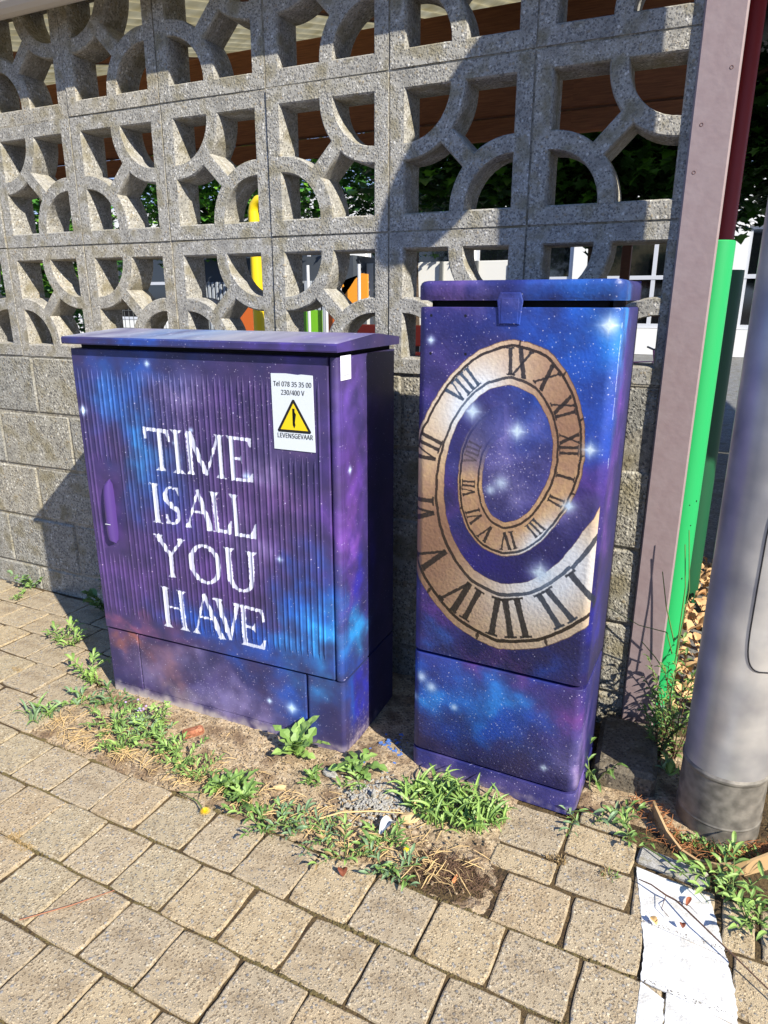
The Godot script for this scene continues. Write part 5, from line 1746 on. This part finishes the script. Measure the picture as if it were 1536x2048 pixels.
func weeds_and_litter() -> void:
	leaf_set()
	var g1 := ["leaf_a", "leaf_b", "leaf_c"]
	var g2 := ["leaf_c", "leaf_a"]
	rosette("broad leaved dandelion standing against the foot of the wide cabinet", 1.575, 0.545, "dand", 17, 1.3, g2, 1.0, "dandelion_plant", 0.008)
	rosette("spreading dandelion at the right front corner of the wide cabinet", 1.755, 0.53, "dand", 9, 1.15, g2, 0.45, "dandelion_plant", 0.012)
	for q in [[1.5, 0.73], [1.545, 0.76], [1.46, 0.745]]:
		rosette(["large toothed rosette weed by the paver edge, behind the yellow flower", "toothed rosette just right of the large one at the paver edge", "toothed rosette just left of the large one at the paver edge"][int(q[0] * 100) % 3], q[0], q[1], "toothed", 26, 1.05, g1, 0.7)
	tuft("thick bright grass clump in front of the tall cabinet", 2.03, 0.565, 0.125, 0.075, 270, 1.0, ["leaf_c", "leaf_a", "leaf_c"], "grass_clump", 0.004)
	tuft("short grass at the right end of the bright clump", 2.13, 0.535, 0.04, 0.05, 50, 0.7, g2)
	rosette("leafy weed in the shadow line left of the wide cabinet", 0.74, 0.5, "toothed", 24, 0.9, g2, 1.1)
	sprawl("narrow leaved weed beside the toothed weed, left of the wide cabinet", 0.69, 0.47, 5, 0.08, "lance", 0.8, g2, 0.8, 0.9)
	sprawl("small weed between pavers at the edge of the cabinet shadow", 0.39, 0.32, 6, 0.07, "lance", 0.75, g1, 1.0, 0.8)
	sprawl("second small weed in the same paver joint, further right", 0.47, 0.33, 4, 0.08, "lance", 0.8, g2, 1.0, 0.8)
	sprawl("weed at the foot of the block wall, far left", -0.15, 0.02, 6, 0.09, "oval", 0.6, ["leaf_d", "leaf_a"], 0.8, 0.9)
	sprawl("tiny weed in a paver joint near the far left of the wall", -0.1, 0.12, 4, 0.05, "small", 1.0, g1, 1.2, 0.3)
	sprawl("dark ivy like weed in shade between the wide cabinet and the wall", 0.35, 0.06, 8, 0.16, "oval", 1.0, ["leaf_b"], 0.8, 1.0)
	sprawl("dark weed climbing the wall base in the cabinet shadow", 0.6, 0.1, 8, 0.24, "oval", 1.1, ["leaf_b"], 0.6, 1.4)
	tuft("grass strands over the paver corner at the left end of the soil strip", 0.745, 0.715, 0.05, 0.03, 34, 0.85, ["leaf_d", "leaf_a"])
	sprawl("knotgrass with oval leaves at the left front corner of the wide cabinet", 0.9, 0.565, 6, 0.1, "lance", 0.8, ["leaf_d", "leaf_b"], 1.2, 0.4)
	sprawl("knotgrass creeping left from the corner of the wide cabinet", 0.8, 0.6, 5, 0.1, "lance", 0.75, ["leaf_d", "leaf_a"], 1.3, 0.25)
	for q in [[1.06, 0.62, "feathery weed with pale purple flowers in front of the plinth"], [1.14, 0.655, "feathery weed right of the purple flowers"], [1.22, 0.69, "bushy feathery weed in the middle of the soil strip"], [1.3, 0.71, "feathery weed near the paver edge below the word HAVE"], [1.37, 0.735, "low feathery weed with toothed leaves at the paver edge"], [1.0, 0.67, "sparse feathery weed at the left of the soil strip"], [1.1, 0.73, "small grey green weed at the left paver edge"]]:
		sprawl(q[2], q[0], q[1], 8, 0.075, ["lance", "small", "toothed", "lance", "small"][int(q[0] * 50) % 5], [0.55, 1.0, 0.42, 0.5, 0.9][int(q[0] * 50) % 5], [g1 + ["leaf_c"], ["leaf_c", "leaf_d"], ["leaf_a", "leaf_dry", "leaf_c"]][int(q[0] * 30) % 3], 1.0, 0.9, "weed", 12)
	sprawl("upright light green weed in front of the plinth's brown patch", 1.13, 0.6, 3, 0.11, "lance", 0.6, ["leaf_c"], 0.4, 1.6, "weed", 14)
	var fl := thing("purple_flowers", "cluster of tiny pale purple flowers in front of the wide cabinet", "flower", Vector3(1.05, 0.03, 0.6))
	for i in 9:
		part("blossom", pebble(60 + i, Vector3(0.006, 0.005, 0.006)), M.flower_purple, fl, Transform3D(Basis(), Vector3(rng.randfn(0, 0.03), rng.randf() * 0.035, rng.randfn(0, 0.015))))
	for q in [[1.62, 0.8, "low weed at the paver edge right of the yellow flower"], [1.68, 0.77, "trailing weed beside the gravel patch"], [1.86, 0.79, "small weed by the grey paper scrap"], [1.98, 0.815, "low weed at the corner of the dark soil patch"], [1.93, 0.73, "leafy weed left of the dark soil patch"], [1.78, 0.77, "weed in front of the dry straw"]]:
		sprawl(q[2], q[0], q[1], 6, 0.065, ["lance", "small", "toothed"][int(q[0] * 50) % 3], [0.65, 1.1, 0.5][int(q[0] * 50) % 3], [g1, ["leaf_c", "leaf_a", "leaf_dry"], ["leaf_d", "leaf_a"]][int(q[0] * 30) % 3], 1.2, 0.45, "weed", 8)
	sprawl("small weed in front of the dandelions", 1.66, 0.62, 5, 0.05, "small", 1.1, g1, 1.0, 0.5)
	sprawl("weed sprouting in the gravel near the cabinet corner", 1.77, 0.58, 6, 0.06, "small", 1.1, g1, 1.0, 0.7)
	sprawl("long grass sprig growing between the tall cabinet and the footing", 2.35, 0.31, 3, 0.12, "lance", 1.0, ["leaf_b", "leaf_a"], 0.7, 1.0, "weed", 5)
	sprawl("creeping grass at the right front corner of the tall cabinet", 2.335, 0.462, 4, 0.1, "lance", 0.8, ["leaf_a", "leaf_d"], 1.4, 0.25, "weed", 6)
	sprawl("grass sprig in the joint left of the edging strip", 2.445, 0.455, 5, 0.07, "lance", 0.75, g1, 1.0, 0.7, "weed", 5)
	rosette("pale leafy seedling against the lamp post", 2.52, 0.235, "lance", 12, 1.25, ["leaf_c", "leaf_d"], 1.5, "weed", 0.04)
	# tall bush between the pillar and the lamp post
	for q in [[2.5, 0.02, "tall thin stemmed bush between the mauve pillar and the lamp post"], [2.53, 0.1, "leafy bush in front of the green post's foot"], [2.49, 0.13, "low dense bush at the edge of the footing"]]:
		sprawl(q[2], q[0], q[1], 9, 0.3 if q[0] != 2.49 else 0.18, "small", 1.15, ["leaf_b", "leaf_a", "leaf_b"], 0.42, 1.5, "bush", 16, 0.0, "stem_brown")
	var wisp := MB.new()
	for q in [[[2.49, 0.3, 0.06], [2.47, 0.38, 0.1], [2.40, 0.40, 0.13], [2.32, 0.44, 0.14]], [[2.49, 0.34, 0.06], [2.46, 0.45, 0.09], [2.44, 0.55, 0.1]], [[2.5, 0.3, 0.05], [2.5, 0.5, 0.06], [2.485, 0.62, 0.06]], [[2.5, 0.28, 0.07], [2.51, 0.5, 0.07], [2.49, 0.66, 0.06]], [[2.48, 0.25, 0.08], [2.45, 0.3, 0.1], [2.41, 0.34, 0.1]]]:
		var pts := []; var rr := []
		for e in q.size():
			pts.append(Vector3(q[e][0], q[e][1], q[e][2])); rr.append(0.0018 - 0.0003 * e)
		wisp.tube(pts, rr, 5, false)
	solo("bare_stalks", wisp, M.stem, "thin bare stalks reaching across the mauve pillar", "stalks")
	for q in [[2.58, 0.42, "grass inside the edging left of the lamp post"], [2.645, 0.43, "grass inside the edging in front of the lamp post"], [2.72, 0.41, "grass inside the edging right of the lamp post"]]:
		tuft(q[2], q[0], q[1], 0.04, 0.02, 26, 0.55, g2, "grass_tuft", 0.0, "lance")
	for q in [[2.64, 0.5, "grass spilling over the edging at the top of the white stripe"], [2.68, 0.54, "grass right of the white stripe"], [2.71, 0.6, "trailing grass sprig on the pavers right of the white stripe"]]:
		sprawl(q[2], q[0], q[1], 6, 0.085, "lance", 0.85, g2, 1.1, 0.5, "weed", 6)
	for q in [[2.42, 0.605, "yellow green moss clump in a joint left of the white stripe"], [2.31, 0.61, "dry moss in the joint in front of the tall cabinet"], [1.12, 1.09, "dry grass clump in a joint at lower left"], [1.16, 1.1, "second dry grass clump in the lower left joint"], [0.43, 0.55, "dry moss clump in a joint at far left"]]:
		var mm := tuft(q[2], q[0], q[1], 0.025, 0.012, 60, 0.24, ["leaf_dry", "leaf_dry", "leaf_a" if q[0] > 2.4 else "leaf_dry"], "moss_clump", -0.004, "blade")
		mm.set_meta("category", "moss")
	# dandelion flower lying on the pavers
	var df := thing("dandelion_flower", "yellow dandelion flower lying on the pavers", "flower", Vector3(1.49, 0.022, 0.845))
	var pet := leaf(0.0155, 0.0012, 0.3, 0, 0.1, 33)
	for k in 3:
		for i in 20:
			var a := TAU * i / 20.0 + k * 0.1
			part("petal", pet, M.flower_yellow, df, Transform3D(Basis.from_euler(Vector3(-0.12 - 0.4 * k, a, 0)).scaled(Vector3.ONE * (1.0 - 0.17 * k)), Vector3(0, 0.001 * k, 0)))
	var ds := MB.new(); ds.tube([Vector3(0, -0.003, 0), Vector3(-0.05, -0.008, -0.03), Vector3(-0.12, -0.012, -0.04), Vector3(0.02, -0.016, -0.11)], [0.0018, 0.0018, 0.0016, 0.0016], 6)
	part("stem", ds, M.stem, df)
	solo("small_yellow_flower", pebble(90, Vector3(0.012, 0.006, 0.012)), M.flower_yellow, "tiny yellow blossom by the dark soil patch", "flower", Vector3(1.99, 0.025, 0.75))
	# debris
	var br := MB.new(); br.box(Vector3.ZERO, Vector3(0.062, 0.024, 0.03), 0.006)
	solo("brick_fragment", br, M.brick_red, "reddish brick fragment in the soil below the word HAVE", "brick", Vector3(1.235, 0.012, 0.585), 0.9)
	solo("stone", pebble(3, Vector3(0.034, 0.022, 0.026)), M.stone_tan, "yellow tan stone left of the bright grass clump", "stone", Vector3(1.94, 0.018, 0.585))
	solo("stone", pebble(4, Vector3(0.05, 0.018, 0.034)), M.stone_tan, "flat pale stone right of the gravel heap", "stone", Vector3(1.95, 0.012, 0.64), 0.4)
	solo("stone", pebble(5, Vector3(0.034, 0.016, 0.016)), M.stone_tan, "knobbly tan stone near the toothed rosettes", "stone", Vector3(1.6, 0.012, 0.68), 0.5)
	solo("stone", pebble(6, Vector3(0.012, 0.034, 0.012)), M.stone_grey, "slim blue grey stone standing in the gravel heap", "stone", Vector3(1.845, 0.03, 0.62))
	solo("stone", pebble(8, Vector3(0.05, 0.014, 0.03)), M.stone_grey, "pale flat slab between the dandelions and the toothed weeds", "stone", Vector3(1.69, 0.01, 0.575), -0.3)
	scatter("gravel_heap", "heap of crushed grey mortar gravel between the cabinets", "gravel", pebble(11, Vector3(0.008, 0.005, 0.007)), M.stone_grey, 700, func() -> Transform3D:
		var x := rng.randfn(1.85, 0.045); var z := rng.randfn(0.62, 0.035); var s := rng.randf_range(0.35, 1.3)
		return Transform3D(Basis.from_euler(Vector3(rng.randf() * 6, rng.randf() * 6, 0)).scaled(Vector3.ONE * s), Vector3(x, 0.004 + 0.014 * exp(-pow((x - 1.84) / 0.09, 2.0)) + 0.004 * rng.randf(), z)))
	scatter("pebbles", "loose tan pebbles on the soil strip", "pebbles", pebble(12, Vector3(0.008, 0.006, 0.007)), M.soil, 1500, func() -> Transform3D:
		var x := rng.randf_range(0.78, 2.15); var z := rng.randf_range(0.5, 0.8); var s := rng.randf_range(0.25, 1.0)
		return Transform3D(Basis.from_euler(Vector3(rng.randf() * 6, rng.randf() * 6, 0)).scaled(Vector3.ONE * s), Vector3(x, 0.004 + 0.01 * exp(-pow((z - 0.5) / 0.1, 2.0)), z)))
	var chipm := MB.new(); chipm.box(Vector3.ZERO, Vector3(0.018, 0.004, 0.012), 0.001)
	scatter("paint_chips", "blue paint splashed on rubble between the two cabinets", "paint chips", chipm.mesh(), M.blue_chip, 90, func() -> Transform3D:
		return Transform3D(Basis.from_euler(Vector3(rng.randfn(0, 0.2), rng.randf() * 6, rng.randfn(0, 0.2))).scaled(Vector3(1, 0.4, 1) * rng.randf_range(0.2, 0.7)), Vector3(rng.randfn(1.79, 0.024), 0.013 + 0.003 * rng.randf(), rng.randfn(0.43, 0.035))))
	var sliv := MB.new(); sliv.tube([Vector3(-0.02, 0, 0), Vector3(0, 0.003, 0.002), Vector3(0.02, 0, 0)], [0.0008, 0.0011, 0.0006], 4, false)
	var sliv_m := sliv.mesh()
	scatter("dead_grass", "dry brown grass stalks over the soil strip", "dry grass", sliv_m, M.straw, 700, func() -> Transform3D:
		var x := rng.randf_range(0.8, 2.15)
		var z := row_z(0, x) - 0.02 - absf(rng.randfn(0, 0.07))
		return Transform3D(Basis.from_euler(Vector3(0, rng.randf() * 6, rng.randfn(0, 0.25))).scaled(Vector3.ONE * rng.randf_range(0.4, 1.3)), Vector3(x, 0.006 + 0.008 * rng.randf(), z)))
	scatter("dark_litter", "dark brown rotted litter filling the bare patch in the pavers", "litter", sliv_m, mat(rgb(110, 84, 64), 0.9), 1100, func() -> Transform3D:
		return Transform3D(Basis.from_euler(Vector3(0, rng.randf() * 6, rng.randfn(0, 0.3))).scaled(Vector3.ONE * rng.randf_range(0.15, 0.6)), Vector3(rng.randfn(2.1, 0.05), 0.0 + 0.008 * rng.randf(), rng.randfn(0.745, 0.03))))
	scatter("dark_crumbs", "dark brown earth crumbs in the bare patch in the pavers", "earth", pebble(17, Vector3(0.008, 0.005, 0.007)), mat(rgb(84, 62, 46), 0.95), 1500, func() -> Transform3D:
		return Transform3D(Basis.from_euler(Vector3(rng.randf() * 6, rng.randf() * 6, 0)).scaled(Vector3.ONE * rng.randf_range(0.3, 1.0)), Vector3(clampf(rng.randfn(2.1, 0.05), 1.98, 2.205), -0.012 + 0.006 * rng.randf(), clampf(rng.randfn(0.755, 0.035), 0.68, 0.82))))
	scatter("dry_litter", "dry reddish litter beside the edging strip", "litter", sliv_m, mat(rgb(158, 104, 62), 0.9), 420, func() -> Transform3D:
		var a := rng.randf_range(0.6, 3.6)
		return Transform3D(Basis.from_euler(Vector3(0, rng.randf() * 6, rng.randfn(0, 0.3))).scaled(Vector3.ONE * rng.randf_range(0.3, 1.0)), Vector3(2.652 - cos(a - 0.7) * rng.randf_range(0.12, 0.21), 0.004 + 0.012 * rng.randf(), 0.287 + sin(a - 0.4) * rng.randf_range(0.12, 0.2))))
	var dl := leaf(0.05, 0.035, 1.4, 0, 0.3, 77)
	scatter("leaf_litter", "dry orange leaves heaped behind the lamp post", "leaf litter", dl, mat(rgb(196, 158, 112), 0.8), 420, func() -> Transform3D:
		return Transform3D(Basis.from_euler(Vector3(rng.randfn(0, 0.5), rng.randf() * 6, rng.randfn(0, 0.4))).scaled(Vector3.ONE * rng.randf_range(0.7, 1.5)), Vector3(rng.randf_range(2.5, 2.85), 0.02 + 0.06 * rng.randf(), rng.randf_range(-1.5, -0.1))))
	var tw := MB.new()
	tw.tube([Vector3(2.484, 0.012, 0.6), Vector3(2.51, 0.022, 0.615), Vector3(2.541, 0.02, 0.629), Vector3(2.56, 0.018, 0.632), Vector3(2.581, 0.022, 0.652), Vector3(2.62, 0.026, 0.69), Vector3(2.66, 0.022, 0.72), Vector3(2.76, 0.016, 0.8), Vector3(2.84, 0.012, 0.86)], [0.0012, 0.0016, 0.002, 0.002, 0.002, 0.0018, 0.0016, 0.0015, 0.0012], 6)
	tw.tube([Vector3(2.541, 0.02, 0.629), Vector3(2.535, 0.012, 0.66), Vector3(2.55, 0.01, 0.675)], [0.0009, 0.0008, 0.0006], 5)
	tw.tube([Vector3(2.56, 0.018, 0.632), Vector3(2.585, 0.05, 0.67), Vector3(2.6, 0.055, 0.69)], [0.0009, 0.0008, 0.0006], 5)
	solo("twig", tw, M.stem_brown, "long dark twig lying across the white stripe", "twig")
	var gt := MB.new()
	gt.tube([Vector3(2.485, 0.014, 0.495), Vector3(2.53, 0.022, 0.525), Vector3(2.58, 0.022, 0.56), Vector3(2.625, 0.012, 0.605)], [0.0016, 0.0018, 0.0016, 0.0007], 6)
	solo("green_stalk", gt, M.stem, "green stalk lying over the grey end of the white stripe", "stalk")
	var rs := MB.new(); rs.tube([Vector3(1.332, 0.006, 1.245), Vector3(1.4, 0.007, 1.175), Vector3(1.453, 0.006, 1.106)], [0.0014, 0.0016, 0.001], 6)
	solo("red_stalk", rs, mat(rgb(150, 102, 74), 0.8), "thin reddish stalk on the pavers at lower left", "stalk")
	var sw := MB.new(); sw.tube([Vector3(1.755, 0.02, 0.745), Vector3(1.8, 0.028, 0.71), Vector3(1.87, 0.03, 0.675), Vector3(1.935, 0.02, 0.64)], [0.0022, 0.0024, 0.0022, 0.0016], 6)
	solo("straw", sw, M.straw, "pale dry straw lying across the gravel heap", "straw")
	var ob := leaf(0.03, 0.022, 1.8, 0, 0.35, 78)
	solo("dead_leaf", ob, M.dead_leaf, "curled dark brown leaf on the pavers below the gravel heap", "leaf", Vector3(1.875, 0.008, 0.845), 0.5)
	solo("dead_leaf", leaf(0.03, 0.01, 0.8, 0, 0.2, 79), mat(rgb(150, 84, 54), 0.7), "narrow orange brown leaf on the white stripe", "leaf", Vector3(2.59, 0.009, 0.6), -0.3)
	solo("dead_leaf", leaf(0.022, 0.014, 0.8, 0, 0.3, 80), mat(rgb(196, 160, 104), 0.7), "crumpled tan leaf at the left edge of the white stripe", "leaf", Vector3(2.515, 0.01, 0.69), 0.8)
	solo("dead_leaf", leaf(0.016, 0.012, 1.5, 0, 0.3, 81), M.dead_leaf, "small dark leaf caught on the twig over the white stripe", "leaf", Vector3(2.575, 0.012, 0.68), 0.2)
	solo("wood_chip", br.mesh(), mat(rgb(196, 126, 78), 0.8), "small orange wood chip in the dark soil patch", "wood chip", Vector3(2.115, 0.008, 0.765), 1.4).scale = Vector3(0.4, 0.3, 0.25)
	solo("wood_chip", br.mesh(), mat(rgb(160, 92, 60), 0.8), "reddish splinter beside the foot of the tall cabinet", "wood chip", Vector3(2.345, 0.006, 0.42), 0.1).scale = Vector3(0.5, 0.2, 0.2)
	var ps := leaf(0.07, 0.03, 1.2, 0, 0.5, 82)
	solo("paper_scrap", ps, mat(rgb(176, 180, 180), 0.7), "crumpled grey paper scrap in the weeds by the dark soil patch", "paper scrap", Vector3(1.91, 0.012, 0.72), 2.9)
	scatter("joint_moss", "olive moss and sand in the joints between pavers", "moss", pebble(15, Vector3(0.008, 0.005, 0.006)), mat(rgb(92, 80, 46), 0.95), 5200, func() -> Transform3D:
		var k := rng.randi_range(0, 5)
		var x := rng.randf_range(0.75, 2.5)
		var z := row_z(k, x) + rng.randfn(0, 0.0022)
		var n := noise_b.get_noise_2d(x * 6.0, k * 9.0)
		return Transform3D(Basis.from_euler(Vector3(0, rng.randf() * 6, 0)).scaled(Vector3.ONE * rng.randf_range(0.4, 0.9 + maxf(n, 0.0))), Vector3(x, -0.0048 + 0.004 * n, z)))
	scatter("stripe_dirt", "dark dirt in the joints across the white stripe", "dirt", pebble(19, Vector3(0.005, 0.002, 0.003)), mat(rgb(120, 112, 100), 0.95), 260, func() -> Transform3D:
		var k := rng.randi_range(-1, 2)
		var x := rng.randf_range(2.5, 2.67)
		var z := (0.6985 if k < 0 else row_z(k, x)) + rng.randfn(0, 0.003)
		return Transform3D(Basis.from_euler(Vector3(0, rng.randf() * 6, 0)).scaled(Vector3.ONE * rng.randf_range(0.2, 0.8)), Vector3(x, 0.0012, z)))
	scatter("paver_grit", "scattered dark grit and crumbs on the pavers", "grit", pebble(18, Vector3(0.004, 0.0025, 0.003)), mat(rgb(104, 84, 60), 0.95), 700, func() -> Transform3D:
		return Transform3D(Basis.from_euler(Vector3(0, rng.randf() * 6, 0)).scaled(Vector3.ONE * pow(rng.randf(), 2.0) * 1.3), Vector3(rng.randf_range(-0.2, 2.5), 0.0015, rng.randf_range(0.8, 1.5))))
